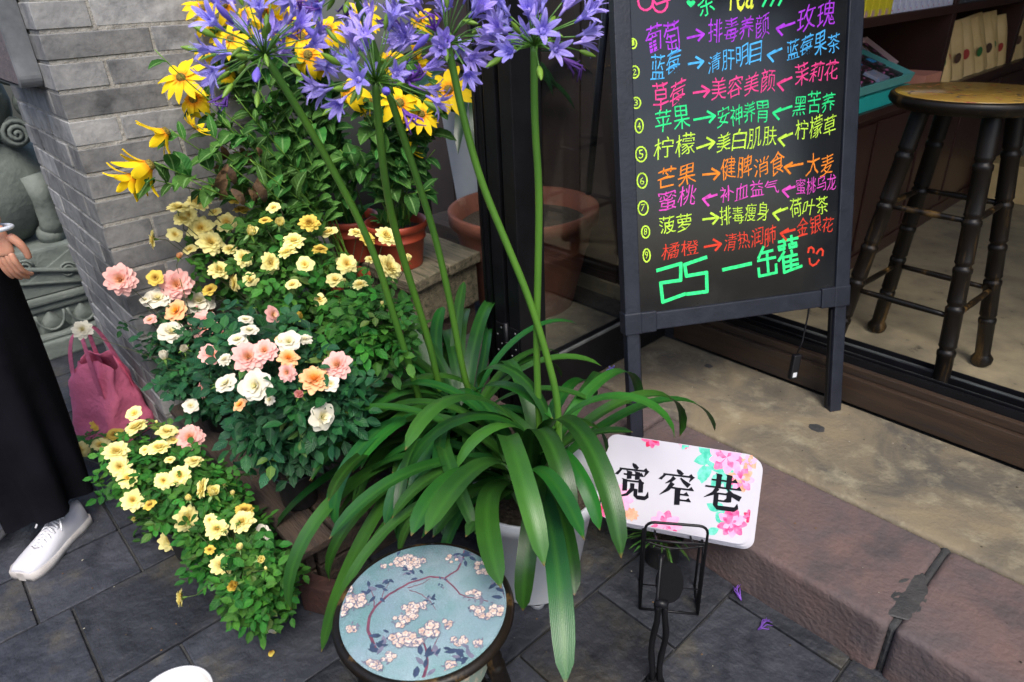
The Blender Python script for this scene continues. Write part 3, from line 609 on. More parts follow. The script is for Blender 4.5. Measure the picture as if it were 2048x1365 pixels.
# the three characters, stroke by stroke
def chars(par):
    b = MB(); bx = {'宽': ((1232, 922), (1303, 930), (1228, 994), 0), '窄': ((1319, 934), (1394, 943), (1315, 1004), 0), '巷': ((1411, 946), (1487, 955), (1404, 1016), 0)}
    S = {
     '宽': [('D', 50, 0, 60, 14, 12), ('D', 14, 16, 6, 34, 11), ('H', 14, 92, 19), ('T', 92, 14, 82, 36, 9), ('H', 24, 80, 33), ('V', 40, 25, 44, 9), ('V', 63, 25, 44, 9), ('V', 29, 48, 78, 9), ('H', 29, 78, 50), ('V', 74, 50, 78, 9), ('C', [(50, 56), (50, 72), (36, 88), (4, 100)], [9, 9, 6, 1]), ('C', [(60, 70), (60, 88), (66, 93), (86, 93), (93, 88), (95, 74)], [8, 8, 8, 8, 7, 1])],
     '窄': [('D', 50, 0, 60, 13, 12), ('D', 14, 15, 6, 32, 11), ('H', 14, 92, 18), ('T', 92, 13, 82, 33, 9), ('C', [(42, 24), (34, 34), (18, 44)], [8, 6, 1]), ('C', [(58, 24), (68, 34), (82, 44)], [3, 7, 10]), ('C', [(38, 40), (26, 60), (4, 78)], [9, 7, 1]), ('H', 28, 94, 54), ('V', 52, 54, 100, 10), ('H', 54, 82, 70), ('H', 54, 88, 86)],
     '巷': [('H', 18, 86, 16), ('V', 37, 0, 36, 9), ('V', 64, 0, 36, 9), ('H', 3, 98, 36), ('C', [(36, 38), (26, 54), (2, 68)], [9, 7, 1]), ('C', [(62, 38), (74, 52), (98, 62)], [3, 8, 11]), ('H', 34, 72, 53), ('V', 68, 53, 74, 9), ('H', 34, 68, 73), ('C', [(34, 52), (34, 86), (40, 93), (84, 93), (90, 88), (91, 76)], [9, 9, 9, 9, 8, 1])]}
    zi = [0]
    for ch, (tl, trr, bl_, _) in bx.items():
        A = V(cpt(*tl)); B = V(cpt(*trr)); C_ = V(cpt(*bl_)); ex = (B - A) / 100; ey = (C_ - A) / 100
        W = lambda x, y: A + ex * x + ey * y
        def poly(P):
            zi[0] += 1; P = [W(*p) for p in P]
            b.add([cf(p.x, p.y, .0012 + zi[0] * .000006) for p in P], [tuple(range(len(P)))])
        for s_ in S[ch]:
            if s_[0] == 'H': poly([(s_[1], s_[3] - 2.4), (s_[2] - 13, s_[3] - 2.4), (s_[2] - 6, s_[3] - 9), (s_[2] + 1, s_[3] + 1), (s_[2], s_[3] + 2.6), (s_[1], s_[3] + 2.6)])
            elif s_[0] == 'V': x, y0, y1, w_ = s_[1:]; w_ *= 1.5; poly([(x - w_ / 2 - 3, y0 - 3), (x + w_ / 2, y0 - 1), (x + w_ / 2 + 2, y0 + 3), (x + w_ / 2, y0 + 6), (x + w_ / 2, y1), (x - w_ / 2, y1 + 2), (x - w_ / 2, y0 + 1)])
            elif s_[0] == 'D': x0, y0, x1, y1, w_ = s_[1:]; w_ *= 1.3; poly([(x0 - 2, y0), (x0 + w_ * .5, y0 + 3), (x1 + w_ * .4, y1 - 2), (x1 + 2, y1 + 3), (x1 - w_ * .5, y1 + 1), (x0 - w_ * .2, y0 + 6)])
            elif s_[0] == 'T': x0, y0, x1, y1, w_ = s_[1:]; poly([(x0 - 6, y0), (x0 + 4, y0 + 5), (x1, y1), (x1 - 1, y1 - 2), (x0 - 8, y0 + 7)])
            else:
                Pn, Wn = s_[1], [q * 1.4 for q in s_[2]]; k = len(Pn); Lp, Rp = [], []
                for i in range(k):
                    a_, c_ = Pn[max(i - 1, 0)], Pn[min(i + 1, k - 1)]; dx, dy = c_[0] - a_[0], c_[1] - a_[1]; ln = math.hypot(dx, dy); nx, ny = -dy / ln * Wn[i] / 2, dx / ln * Wn[i] / 2
                    Lp.append((Pn[i][0] + nx, Pn[i][1] + ny)); Rp.append((Pn[i][0] - nx, Pn[i][1] - ny))
                for i in range(k - 1): poly([Lp[i], Lp[i + 1], Rp[i + 1], Rp[i]])
    sub(b, 'characters', INKB, par)
chars(st)
# wire rack
t = thing('wire_rack', 'black bent-wire rack holding the stack of white cards', 'rack', (-.69, 1.12, 0))
RU = V((.785, .62, 0)).normalized(); RN = V((-RU.y, RU.x, 0)); R0 = V((-.752, 1.078, .004))
def rp(a, z, d=0): return R0 + RU * a + RN * d + V((0, 0, z))
RWD = .150
def loop(d, h, nm):
    m_ = MB(); c_ = .022
    P = [rp(0, 0, d), rp(0, h - c_, d)] + [rp(c_ - c_ * math.cos(R(k * 22.5)), h - c_ + c_ * math.sin(R(k * 22.5)), d) for k in range(1, 4)] + [rp(c_, h, d), rp(RWD - c_, h, d)] + [rp(RWD - c_ + c_ * math.sin(R(k * 22.5)), h - c_ + c_ * math.cos(R(k * 22.5)), d) for k in range(1, 4)] + [rp(RWD, h - c_, d), rp(RWD, 0, d)]
    m_.tube(P, .0036, 8); sub(m_, nm, BLACKM, t)
loop(0, .305, 'front_loop'); loop(.10, .20, 'rear_loop')
for z_ in (.0, .245): m_ = MB(); m_.tube([rp(0, z_), rp(RWD, z_)], .003, 8); sub(m_, 'cross_wire', BLACKM, t)
m_ = MB(); m_.tube([rp(0, .09), rp(RWD, .09)], .0018, 6); sub(m_, 'cross_wire', BLACKM, t)
for a in (0, RWD, ):
    for z_ in (0, .195): m_ = MB(); m_.tube([rp(a, z_, 0), rp(a, z_, .10)], .003, 8); sub(m_, 'side_wire', BLACKM, t)
    m_ = MB(); m_.tube([rp(a, .0, .0), rp(a, .0, .10)], .003, 8)
for q in (.02, .035): m_ = MB(); m_.tube([rp(0, .0, q), rp(0, .195, q)], .0025, 6); sub(m_, 'side_wire', BLACKM, t); m_ = MB(); m_.tube([rp(RWD, .0, q), rp(RWD, .195, q)], .0025, 6); sub(m_, 'side_wire', BLACKM, t)
m_ = MB(); m_.tube([rp(RWD * k / 8, .243 - .018 * math.sin(math.pi * k / 8), .0) for k in range(9)], .0022, 6); sub(m_, 'bowed_wire', BLACKM, t)
for a in (.03, .12): m_ = MB(); m_.tube([rp(a, .243, 0), rp(a, .205, .06), rp(a, .20, .10)], .003, 6); sub(m_, 'support_wire', BLACKM, t)
# little grass pot behind it
gp = rp(.06, 0, .19); t = thing('grass_pot', 'small black pot of thin grass behind the wire rack under the cards', 'potted plant', gp)
pot('pot', gp.x, gp.y, 0, .06, .10, BLKPOT, t)
for k in range(70):
    a = rnd(0, 6.28); ln = rnd(.07, .13); e = rnd(.4, 1.3); b = MB(); pts = [V((.03 * math.cos(a), .03 * math.sin(a), .09))]
    for i in range(5): ee = e - 1.1 * i / 5; pts.append(pts[-1] + V((math.cos(a) * math.cos(ee), math.sin(a) * math.cos(ee), math.sin(ee))) * ln / 5)
    strap(b, pts, .006, nw=2); link('blade', b.mesh('blade', LEAF_Y if k % 3 == 0 else LEAF_B), t)
# iron post with oval plate
px_, py_ = -.594, .933; t = thing('iron_stand', 'thin black iron post with clip and oval plate before the wire rack', 'stand', (px_, py_, 0))
def tw(dx, dy, ph, nm):
    m_ = MB(); m_.tube([(px_ + dx + .003 * math.sin(ph + k), py_ + dy + .004 * math.cos(ph + k * .9), .0 + k * .03) for k in range(10)], [.007 if k % 3 else .008 for k in range(10)], 8); sub(m_, nm, BLACKM, t)
tw(-.008, -.008, 0, 'rod'); tw(.008, .008, 2, 'rod')
dv = (O - V((px_, py_, .35))).normalized(); sx_ = V((-dv.y, dv.x, 0)).normalized(); uy = dv.cross(sx_); uy = uy if uy.z > 0 else -uy
m_ = MB(); E = [(.030 * math.cos(a) + .012, .042 * math.sin(a) + .0) for a in [k * .2618 for k in range(24)]]; cc = V((px_, py_, .335))
plate(E, lambda u, v_, z_: cc + sx_ * u + uy * v_ + dv * z_, -.003, .0, m_); sub(m_, 'oval_plate', mat('matt_black', (.004, .004, .005, 1), None, .8, spec=.1), t, .001)
m_ = MB(); m_.tube([cc + sx_ * -.010 + uy * v_ + dv * (.006 + .012 * math.sin((v_ + .05) * 22)) for v_ in (-.055, -.03, 0, .02, .04, .055)], [.006, .0045, .004, .004, .005, .007], 8); sub(m_, 'lever', BLACKM, t)
m_ = MB(); m_.tube([cc + uy * -.045 - sx_ * .014 + dv * .008, cc + uy * -.045 + sx_ * .012 + dv * .008], .009, 10); sub(m_, 'clip_bolt', BLACKM, t)
m_ = MB(); m_.lathe([(0, 0), (.022, 0), (.022, .006), (.014, .012), (0, .012)], (px_, py_, 0), 24); sub(m_, 'foot', BLACKM, t)
# ================= BLUE STOOL (front)
def gilt(name, c1, c2, t3):
    return mat(name, c1, c2, .42, 9, 8, .1, 60, coat=0, spec=.3, c3=(.30, .17, .05, 1), s3=16, t3=t3, stretch=(1, 1, .12))
BGOLD = gilt('black_gold_paint', (.0035, .003, .0025, 1), (.011, .007, .004, 1), (.54, .88))
BX, BY, BZ_, BR = -.822, .470, .45, .168
LIN = mat('blue_linen_print', (.245, .33, .355, 1), (.16, .24, .29, 1), .65, 5, 6, .15, 400, c3=(.12, .24, .24, 1), s3=7, t3=(.45, .65))
# woven threads: two crossed waves
n_ = LIN.node_tree.nodes; l_ = LIN.node_tree.links; b_ = n_['Principled BSDF']; tc_ = [x for x in n_ if x.type == 'TEX_COORD'][0]
def threads(dx, dy):
    wv = n_.new('ShaderNodeTexWave'); wv.inputs['Scale'].default_value = 110; wv.inputs['Distortion'].default_value = 5; wv.inputs['Detail'].default_value = 3; wv.inputs['Detail Scale'].default_value = 3
    mp = n_.new('ShaderNodeMapping'); mp.inputs['Rotation'].default_value = (0, 0, dx); l_.new(tc_.outputs['Object'], mp.inputs[0]); l_.new(mp.outputs[0], wv.inputs[0]); return wv.outputs['Fac']
a_, c_ = threads(.4, 0), threads(1.97, 0)
mu = n_.new('ShaderNodeMath'); mu.operation = 'MULTIPLY'; l_.new(a_, mu.inputs[0]); l_.new(c_, mu.inputs[1])
mr_ = n_.new('ShaderNodeMapRange'); mr_.inputs[1].default_value = 0; mr_.inputs[2].default_value = .7; mr_.inputs[3].default_value = .72; mr_.inputs[4].default_value = 1.55; l_.new(mu.outputs[0], mr_.inputs[0])
hs_ = n_.new('ShaderNodeHueSaturation'); src_ = b_.inputs['Base Color'].links[0].from_socket; l_.new(src_, hs_.inputs['Color']); l_.new(mr_.outputs[0], hs_.inputs['Value']); l_.new(hs_.outputs[0], b_.inputs['Base Color'])
def stool(name, label, x, y, z0, zt, r, topm, legm, rz, foot_r, leg_r, rings, stretch_z, tth=.032):
    t = thing(name, label, 'stool', (x, y, z0), None, rz); h = zt - z0
    b = MB(); b.lathe([(0, h - tth), (r * .82, h - tth), (r * .93, h - tth + .003), (r + .001, h - tth * .62), (r + .006, h - tth * .4), (r + .003, h - .006), (r - .003, h - .0015), (r - .006, h - .002), (0, h - .002)], n=96)
    link('seat_rim', b.mesh('seat_rim', legm), t)
    b = MB(); b.lathe([(0, h + .0008), (r - .0105, h + .0008), (r - .009, h - .0004), (r - .009, h - .0015)], n=96); link('seat_top', b.mesh('seat_top', topm), t)
    top_r = r * .62; legs = []
    for k in range(4):
        a = R(90 * k); p0 = V((top_r * math.cos(a), top_r * math.sin(a), h - tth)); p1 = V((foot_r * math.cos(a), foot_r * math.sin(a), 0)); L_ = (p1 - p0).length
        prof = [(0, 0), (leg_r * .8, 0), (leg_r * 1.25, .012), (leg_r * 1.35, .028), (leg_r * 1.0, .045), (leg_r * .92, .05)]
        for q in rings: prof += [(leg_r * .98, q * L_ - .012), (leg_r * 1.05, q * L_ - .009), (leg_r * 1.07, q * L_), (leg_r * 1.04, q * L_ + .006), (leg_r * .88, q * L_ + .010), (leg_r * .86, q * L_ + .016), (leg_r * 1.05, q * L_ + .024), (leg_r * 1.0, q * L_ + .03)]
        prof += [(leg_r * 1.05, L_ * .97), (leg_r * 1.0, L_)]; prof = prof[:6] + sorted(prof[6:], key=lambda q_: q_[1])
        b = MB(); b.lathe(prof, n=24); link('leg', b.mesh('leg', legm), t, p1, aim(p0 - p1)); legs.append((p0, p1))
    for z_, (ks) in stretch_z:
        for k in ks:
            A, B = legs[k], legs[(k + 1) % 4]; f_ = z_ / (h - tth); P = A[1].lerp(A[0], f_); Q = B[1].lerp(B[0], f_)
            b = MB(); b.tube([P.lerp(Q, q) for q in (0, .2, .5, .8, 1)], [.008, .0095, .011, .0095, .008], 10); link('stretcher', b.mesh('stretcher', legm), t)
    return t
s1 = stool('front_stool', 'round stool with blue blossom-printed top, nearest the viewer in front of the agapanthus', BX, BY, 0, BZ_, BR, LIN, BGOLD, .7, .19, .020, (.3, .7), [(.12, (0, 1, 2, 3))])
# apron panels of the same print
PAN = mat('green_print_panel', (.20, .30, .26, 1), (.30, .34, .26, 1), .5, 30, 6, c3=(.55, .46, .34, 1), s3=24, t3=(.57, .62))
b = MB(); b.lathe([(.118, .30), (.128, .415)], (0, 0, 0), 48); b.lathe([(.126, .415), (.116, .30)], (0, 0, 0), 48); link('apron', b.mesh('apron', PAN), s1)
BLO = [mat('print_' + a, hexc(c), hexc(d), .55, 90, 5) for a, c, d in (('blossom', 'd6cabc', 'b89a88'), ('branch', '7c4558', '5c3448'), ('leaf', '3c4a66', '2c3a50'), ('shade', '7a7688', '5f6276'), ('bud', 'e0a79c', 'cf8a86'))]
SR = Matrix.Rotation(-.7, 3, 'Z')
def spt(cx, cy):      # pixel of the enlarged photo of the stool top -> its plane
    p = onz(620 + cx / 3.531, 1000 + cy / 3.531, BZ_); return SR @ (V((p.x, p.y, 0)) - V((BX, BY, 0)))
b = MB(); zz = [BZ_ + .0010]
def fl(P, mi):
    zz[0] += .000002; P = [V((p.x, p.y, 0)) for p in P]
    P = [p if p.length < BR - .012 else p.normalized() * (BR - .012) for p in P]; b.add([(p.x, p.y, zz[0]) for p in P], [tuple(range(len(P)))], mi)
def ribbon(pts, w0, w1, mi=1):
    P = [spt(*p) for p in pts]; k = len(P)
    Q = []
    for i in range(k - 1):
        for j in range(4):
            t_ = j / 4; Q.append(P[i].lerp(P[i + 1], t_) + V((rnd(-.0006, .0006), rnd(-.0006, .0006), 0)))
    Q.append(P[-1])
    for i in range(len(Q) - 1):
        d_ = (Q[i + 1] - Q[i]).normalized(); nn = V((-d_.y, d_.x, 0)); wa = w0 + (w1 - w0) * i / len(Q); wb = w0 + (w1 - w0) * (i + 1) / len(Q)
        fl([Q[i] + nn * wa, Q[i] - nn * wa, Q[i + 1] - nn * wb, Q[i + 1] + nn * wb], mi)
ribbon([(470, 1070), (410, 930), (420, 830), (460, 760), (560, 670), (700, 590), (850, 545), (950, 555), (1040, 500), (1080, 420), (1095, 340), (1060, 300)], .0030, .0016)
ribbon([(950, 555), (1010, 610), (1060, 670), (1110, 690), (1190, 700), (1260, 720)], .0018, .0008); ribbon([(690, 625), (780, 600), (850, 560)], .0012, .0006); ribbon([(700, 640), (790, 670), (850, 720), (890, 780)], .0010, .0004)
ribbon([(455, 760), (450, 700), (430, 620)], .0012, .0005); ribbon([(500, 720), (520, 650), (560, 590)], .0010, .0004); ribbon([(800, 1270), (830, 1160), (820, 1060), (800, 1010)], .0030, .0012); ribbon([(850, 1100), (880, 1020), (910, 970)], .0012, .0005)
ribbon([(330, 690), (290, 650), (240, 640)], .0010, .0004); ribbon([(1400, 800), (1390, 730), (1350, 620)], .0010, .0004)
def pleaf(cx, cy, ang, s, mi=2):
    c = spt(cx, cy); d_ = V((math.cos(ang), math.sin(ang), 0)); nn = V((-d_.y, d_.x, 0))
    fl([c, c + d_ * s * .3 + nn * s * .2, c + d_ * s * .65 + nn * s * .17, c + d_ * s, c + d_ * s * .65 - nn * s * .17, c + d_ * s * .3 - nn * s * .2], mi)
for cx, cy, k, s in ((1060, 400, 6, .026), (600, 360, 2, .02), (440, 640, 9, .022), (540, 600, 6, .016), (470, 1020, 9, .024), (830, 1150, 7, .028), (1080, 1100, 12, .024), (1360, 640, 9, .023), (1200, 730, 4, .02), (730, 520, 8, .018), (870, 700, 8, .013), (240, 700, 6, .022), (940, 590, 8, .010), (1130, 390, 4, .02), (520, 990, 4, .02), (900, 1080, 3, .02)):
    for q in range(k): pleaf(cx + rnd(-60, 60) * s / .024, cy + rnd(-60, 60) * s / .024, rnd(0, 6.28), s * rnd(.7, 1.1), 2 if rnd(0, 1) < .8 else 3)
def bloss(cx, cy, s):
    c = spt(cx, cy); a0 = rnd(0, 6)
    fl([c + V((math.cos(a_) * s * 1.12, math.sin(a_) * s * 1.12, 0)) for a_ in [k * .7854 for k in range(8)]], 3)
    for q in range(5):
        a = a0 + q * 1.2566; c2 = c + V((math.cos(a), math.sin(a), 0)) * s * .55; fl([c2 + V((math.cos(a_) * s * .42, math.sin(a_) * s * .42, 0)) for a_ in [k * 1.047 for k in range(6)]], 0)
    fl([c + V((math.cos(a_) * s * .16, math.sin(a_) * s * .16, 0)) for a_ in [k * 1.257 for k in range(5)]], 4)
for cx, cy, rx, ry, k, s in ((560, 330, 40, 20, 6, .006), (1000, 420, 40, 25, 5, .005), (1330, 560, 40, 40, 8, .006), (540, 470, 40, 20, 5, .005), (960, 880, 40, 25, 6, .006), (1060, 1000, 50, 25, 8, .006), (300, 900, 30, 40, 6, .006), (560, 1120, 50, 30, 8, .006), (1180, 1010, 40, 30, 7, .006), (700, 445, 105, 45, 44, .0062), (1230, 470, 55, 65, 18, .0068), (700, 800, 60, 60, 16, .0068), (640, 860, 45, 40, 7, .006), (790, 750, 40, 30, 6, .006), (330, 730, 75, 45, 18, .0085), (225, 790, 35, 35, 7, .008), (1150, 680, 50, 35, 9, .007), (1250, 790, 110, 50, 24, .0072), (680, 1000, 110, 45, 22, .0082), (850, 930, 60, 50, 10, .009), (430, 1200, 70, 45, 16, .007), (910, 300, 70, 15, 10, .006), (990, 1200, 35, 40, 8, .0075), (260, 640, 30, 20, 5, .007), (400, 440, 25, 12, 4, .005)):
    for q in range(k): a = rnd(0, 6.28); rr = math.sqrt(rnd(0, 1)); bloss(cx + rx * rr * math.cos(a), cy + ry * rr * math.sin(a), s * rnd(.7, 1.1))
    for q in range(5): a = rnd(0, 6.28); pleaf(cx + rx * math.cos(a), cy + ry * math.sin(a), rnd(0, 6.3), .008, 3)
link('blossom_print', b.mesh('blossom_print', BLO), s1)
# ================= SHOP BAR STOOL
YTOP = mat('yellow_floral_top', (.42, .26, .05, 1), (.30, .17, .035, 1), .22, 6, 6, coat=.5, c3=(.30, .07, .03, 1), s3=11, t3=(.60, .66))
s2 = stool('bar_stool', 'tall black and gold bar stool with yellow flowered seat inside the shop', -.665, 2.50, .2, 1.15, .222, YTOP, BGOLD, R(42), .27, .026, (.2, .36, .50, .66, .84), [(.30, (0, 1, 2, 3)), (.60, (0, 1, 2, 3))], tth=.045)
b = MB()
for k in range(46):
    a = rnd(0, 6.28); rr = .19 * math.sqrt(rnd(0, 1)); c = V((rr * math.cos(a), rr * math.sin(a), 0)); an = rnd(0, 6.28); s = rnd(.012, .03); d_ = V((math.cos(an), math.sin(an), 0)); nn = V((-d_.y, d_.x, 0))
    P = [c, c + d_ * s * .4 + nn * s * .2, c + d_ * s, c + d_ * s * .4 - nn * s * .25]; b.add([(p.x, p.y, .9511 + k * .000004) for p in P], [(0, 1, 2, 3)], k % 2)
link('leaf_print', b.mesh('leaf_print', [mat('print_dark', (.03, .03, .03, 1)), mat('print_rust', (.30, .08, .03, 1))]), s2)

# ================= SHOP CABINET and goods
CAB = mat('brown_lacquer', (.040, .017, .013, 1), (.055, .024, .018, 1), .35, 4, 6, .03)
t = thing('shop_cabinet', 'dark red-brown shop cabinet with carved door panels and shelves above', 'cabinet', (-1.5, 3.9, .2))
mb = MB(); mb.box(-2.0, -1.2, 2.62, 5.9, .2, .93); sub(mb, 'carcass', CAB, t, .004)
mb = MB(); mb.box(-2.02, -1.17, 2.58, 5.9, .931, .965); sub(mb, 'counter_top', CAB, t, .006)
mb = MB(); mb.box(-1.2, -1.192, 2.62, 5.9, .2, .27); sub(mb, 'plinth', CAB, t, .003)
for k in range(5):
    y0 = 2.68 + k * .56; mb = MB(); mb.box(-1.199, -1.188, y0, y0 + .53, .30, .90); d = sub(mb, 'door', CAB, t, .004)
    for ins in (.05, .085):
        yy0, yy1, z0, z1 = y0 + ins, y0 + .53 - ins, .30 + ins, .82 - ins * 1.2; m_ = (yy0 + yy1) / 2; wd = (yy1 - yy0) / 2
        arch = [(-1.187, m_ + wd * u, z1 + .05 * (1 - abs(u)) ** .7 + .02 * math.cos(u * 9) * (1 - abs(u))) for u in [q / 10 - 1 for q in range(21)]]
        b = MB(); b.tube([(-1.187, yy0, z1), (-1.187, yy0, z0), (-1.187, yy1, z0), (-1.187, yy1, z1)] + arch[::-1], .005, 6); o = b.build('moulding', CAB, d)
        o.matrix_parent_inverse = d.matrix_world.inverted() if False else Matrix.Translation(t.location).inverted()
for z_ in (1.29, 1.65): mb = MB(); mb.box(-1.60, -1.19, 2.3, 5.9, z_, z_ + .035); sub(mb, 'shelf', CAB, t, .003)
for y in (2.3, 3.86, 5.0): mb = MB(); mb.box(-1.60, -1.19, y, y + .05, .966, 1.289); sub(mb, 'divider', CAB, t, .003); mb = MB(); mb.box(-1.60, -1.19, y, y + .05, 1.326, 1.649); sub(mb, 'divider', CAB, t, .003)
mb = MB(); mb.box(-1.66, -1.60, 2.3, 5.9, .966, 2.3); sub(mb, 'back_panel', CAB, t)
TEAL = mat('teal_card', (.03, .52, .47, 1), (.025, .45, .41, 1), .4, 8); TEALL = mat('pale_teal_card', (.16, .50, .46, 1), (.13, .44, .40, 1), .5, 8)
def tray(name, label, cx, cy, z, lx, ly, h, m, ang, pitch, goods, m2=None):
    t = thing(name, label, 'gift box', (cx, cy, z), None, ang); th = .006
    q = Matrix.Rotation(pitch, 4, 'Y')
    T = thing_mat = q
    for nm, bx in (('box_base', (-lx, lx, -ly, ly, 0, th)), ('box_side', (-lx, -lx + th, -ly, ly, th, h)), ('box_side', (lx - th, lx, -ly, ly, th, h)), ('box_side', (-lx + th, lx - th, -ly, -ly + th, th, h)), ('box_side', (-lx + th, lx - th, ly - th, ly, th, h))):
        m_ = MB(); m_.box(*bx); o = link(nm, m_.mesh(nm, m, .001), t); o.matrix_local = q @ Matrix.Translation((lx if pitch else 0, 0, 0))
    for (gx, gy, gw, gl, gh, gm) in goods:
        m_ = MB(); m_.box(gx - gw, gx + gw, gy - gl, gy + gl, th + .001, gh); o = link('packet', m_.mesh('packet', gm, .004), t); o.matrix_local = q @ Matrix.Translation((lx if pitch else 0, 0, 0))
    return t
PKT = mat('flowery_packet', (.02, .025, .02, 1), (.05, .03, .03, 1), .3, 60, 3, c3=(.75, .2, .45, 1), s3=38, t3=(.56, .60), lo=.5, hi=.52); PKB = mat('pale_blue_packet', (.25, .36, .55, 1), (.5, .4, .42, 1), .3, 40, 3); PKC = mat('blue_label', (.05, .35, .75, 1), (.08, .45, .85, 1), .4, 30); GOLD = mat('gold_foil', (.5, .36, .14, 1), None, .25, metal=.9)
mb = MB(); mb.box(-1.44, -1.185, 2.75, 3.50, .966, 1.025); o = mb.build('teal_box', TEAL, None, .003); tag(o, 'long closed teal box on the cabinet top, under the open teal tray', 'gift box')
gd = []
for k in range(5): gd += [(-.05, -.29 + k * .145, .06, .05, .028, PKT), (.055, -.29 + k * .145, .04, .05, .026, PKB if k % 2 else PKT), (-.05, -.29 + k * .145 + .01, .02, .022, .030, PKC)]
tray('teal_tray', 'open teal gift tray with flowery packets, right of the chalkboard in the shop', -1.30, 3.14, 1.040, .13, .37, .04, TEALL, 0, 0, gd)
o = bpy.data.objects['teal_tray']; o.rotation_euler = (0, R(20), 0); o.location = (-1.315, 3.14, 1.078)
PNK = mat('pale_pink_card', (.72, .50, .50, 1), (.66, .45, .45, 1), .5, 8); SAL = mat('salmon_card', (.70, .30, .20, 1), (.6, .25, .16, 1), .5, 8, 4)
tray('pink_gift_box', 'pale pink gift box tilted up to show gold-edged packets, beside the teal tray', -1.42, 3.62, .97, .10, .12, .08, PNK, 0, R(-0), [(0, -.03, .07, .028, .075, PKB), (0, .04, .07, .028, .075, PKT), (.0, .0, .07, .004, .078, GOLD)])
o = bpy.data.objects.get('pink_gift_box'); o.rotation_euler = (0, R(32), 0); o.location = (-1.46, 3.60, 1.075)
tray('salmon_box', 'salmon open box of coloured ribbons right of the pale pink gift box', -1.28, 3.76, .966, .10, .10, .075, SAL, 0, 0, [(0, .0, .08, .08, .05, mat('violet_ribbon', (.12, .05, .35, 1))), (.03, -.04, .045, .03, .06, mat('scarlet_ribbon', (.5, .03, .02, 1)))])
mb = MB(); mb.hexa([(-1.52, 3.36, .966), (-1.44, 3.36, .966), (-1.44, 3.53, .966), (-1.52, 3.53, .966), (-1.56, 3.36, 1.27), (-1.50, 3.36, 1.27), (-1.50, 3.53, 1.27), (-1.56, 3.53, 1.27)])
o = mb.build('standing_box', SAL, None, .003); tag(o, 'tall salmon box standing on the cabinet under the shelf, behind the pale pink box', 'box')
YB = mat('yellow_box_print', (.80, .68, .04, 1), (.68, .58, .03, 1), .35, 70, 3, c3=(.55, .3, .35, 1), s3=16, t3=(.60, .66)); LB = mat('lilac_box_print', (.74, .74, .84, 1), (.45, .45, .68, 1), .35, 60, 3, c3=(.6, .12, .2, 1), s3=30, t3=(.62, .66))
yb = MB(); yb.box(-.09, .09, -.030, .030, 0, .24); yme = yb.mesh('carton', YB, .003); yb2 = MB(); yb2.box(-.09, .09, -.028, .028, 0, .24); lme = yb2.mesh('carton', LB, .003)
wins = MB(); wins.add([(.0912, .02 * math.cos(a), .12 + .06 * math.sin(a)) for a in [k * .5236 for k in range(12)]], [tuple(range(12))]); wme = wins.mesh('label_print', mat('pale_label', (.7, .62, .2, 1), (.6, .5, .1, 1), .4, 90)); wins2 = MB(); wins2.add([(.0912, .016 * math.cos(a), .07 + .02 * math.sin(a)) for a in [k * .5236 for k in range(12)]], [tuple(range(12))]); wme2 = wins2.mesh('label_print', mat('violet_label', (.25, .2, .5, 1), (.6, .6, .8, 1), .4, 90))
ORD = ['first', 'second', 'third', 'fourth', 'fifth', 'sixth', 'seventh', 'eighth', 'ninth', 'tenth', 'eleventh', 'twelfth', 'thirteenth', 'fourteenth', 'fifteenth', 'sixteenth', 'seventeenth']
ny_, nl_ = 0, 0
for k in range(13):
    y = 2.80 + k * .0635; yel = y < 3.12
    if yel or k:
        o = link('tea_carton', yme if yel else lme, None, (-1.285, y + (.0 if yel else .004), 1.326), (0, 0, rnd(-.02, .02)))
        tag(o, ('yellow upright tea carton, %s from the chalkboard on the shop shelf' % ORD[ny_] if yel else 'lilac and white tea carton, %s one right of the yellow cartons' % ORD[nl_]), 'box', 'yellow cartons on the shop shelf' if yel else 'lilac cartons on the shop shelf')
        link('label', wme if yel else wme2, o); ny_ += yel; nl_ += (not yel)
for k in range(4):
    o = link('tea_carton', lme, None, (-1.285, 3.63 + k * .06, 1.326), (0, 0, rnd(-.02, .02))); tag(o, 'lilac and white tea carton, %s one right of the yellow cartons' % ORD[nl_], 'box', 'lilac cartons on the shop shelf'); nl_ += 1; link('label', wme2, o)
DKB = mat('grey_box', (.10, .11, .12, 1), (.05, .05, .06, 1), .5, 20)
gb = MB(); gb.box(-.09, .09, -.035, .035, 0, .2); gme = gb.mesh('carton', DKB, .003)
for k in range(12): tag(link('grey_carton', gme, None, (-1.29, 3.98 + k * .078, 1.326)), 'dark grey carton, %s from the left above the paper bags' % ORD[k], 'box', 'grey cartons on the shelf')
KR = mat('kraft_paper', (.72, .50, .22, 1), (.62, .42, .17, 1), .6, 9, 6, .2, rand=.15); DOT = [mat('print_green', (.03, .14, .03, 1)), mat('print_crimson', (.35, .03, .02, 1)), mat('print_brown', (.07, .03, .015, 1))]
def bag_mesh(v):
    b = MB(); rows = []
    for i in range(9):
        q = i / 8; wy = .056 * (1 - .12 * q + .04 * math.sin(q * 7 + v)); wx = .036 * (1 - q) ** .8 + .003; lean = -.035 * q * q - .02 * q
        rows.append([(lean + wx * math.cos(a) * (1 if abs(math.cos(a)) > .5 else .9), wy * max(-1, min(1, 1.35 * math.sin(a))) + .012 * q * math.sin(v), .27 * q) for a in [2 * math.pi * j / 16 for j in range(16)]])
    b.grid(rows, 0, close=True); b.add(rows[0], [tuple(range(16))[::-1]]); return b.mesh('bag', KR)
bmz = [bag_mesh(v) for v in (0, 1.5, 3)]
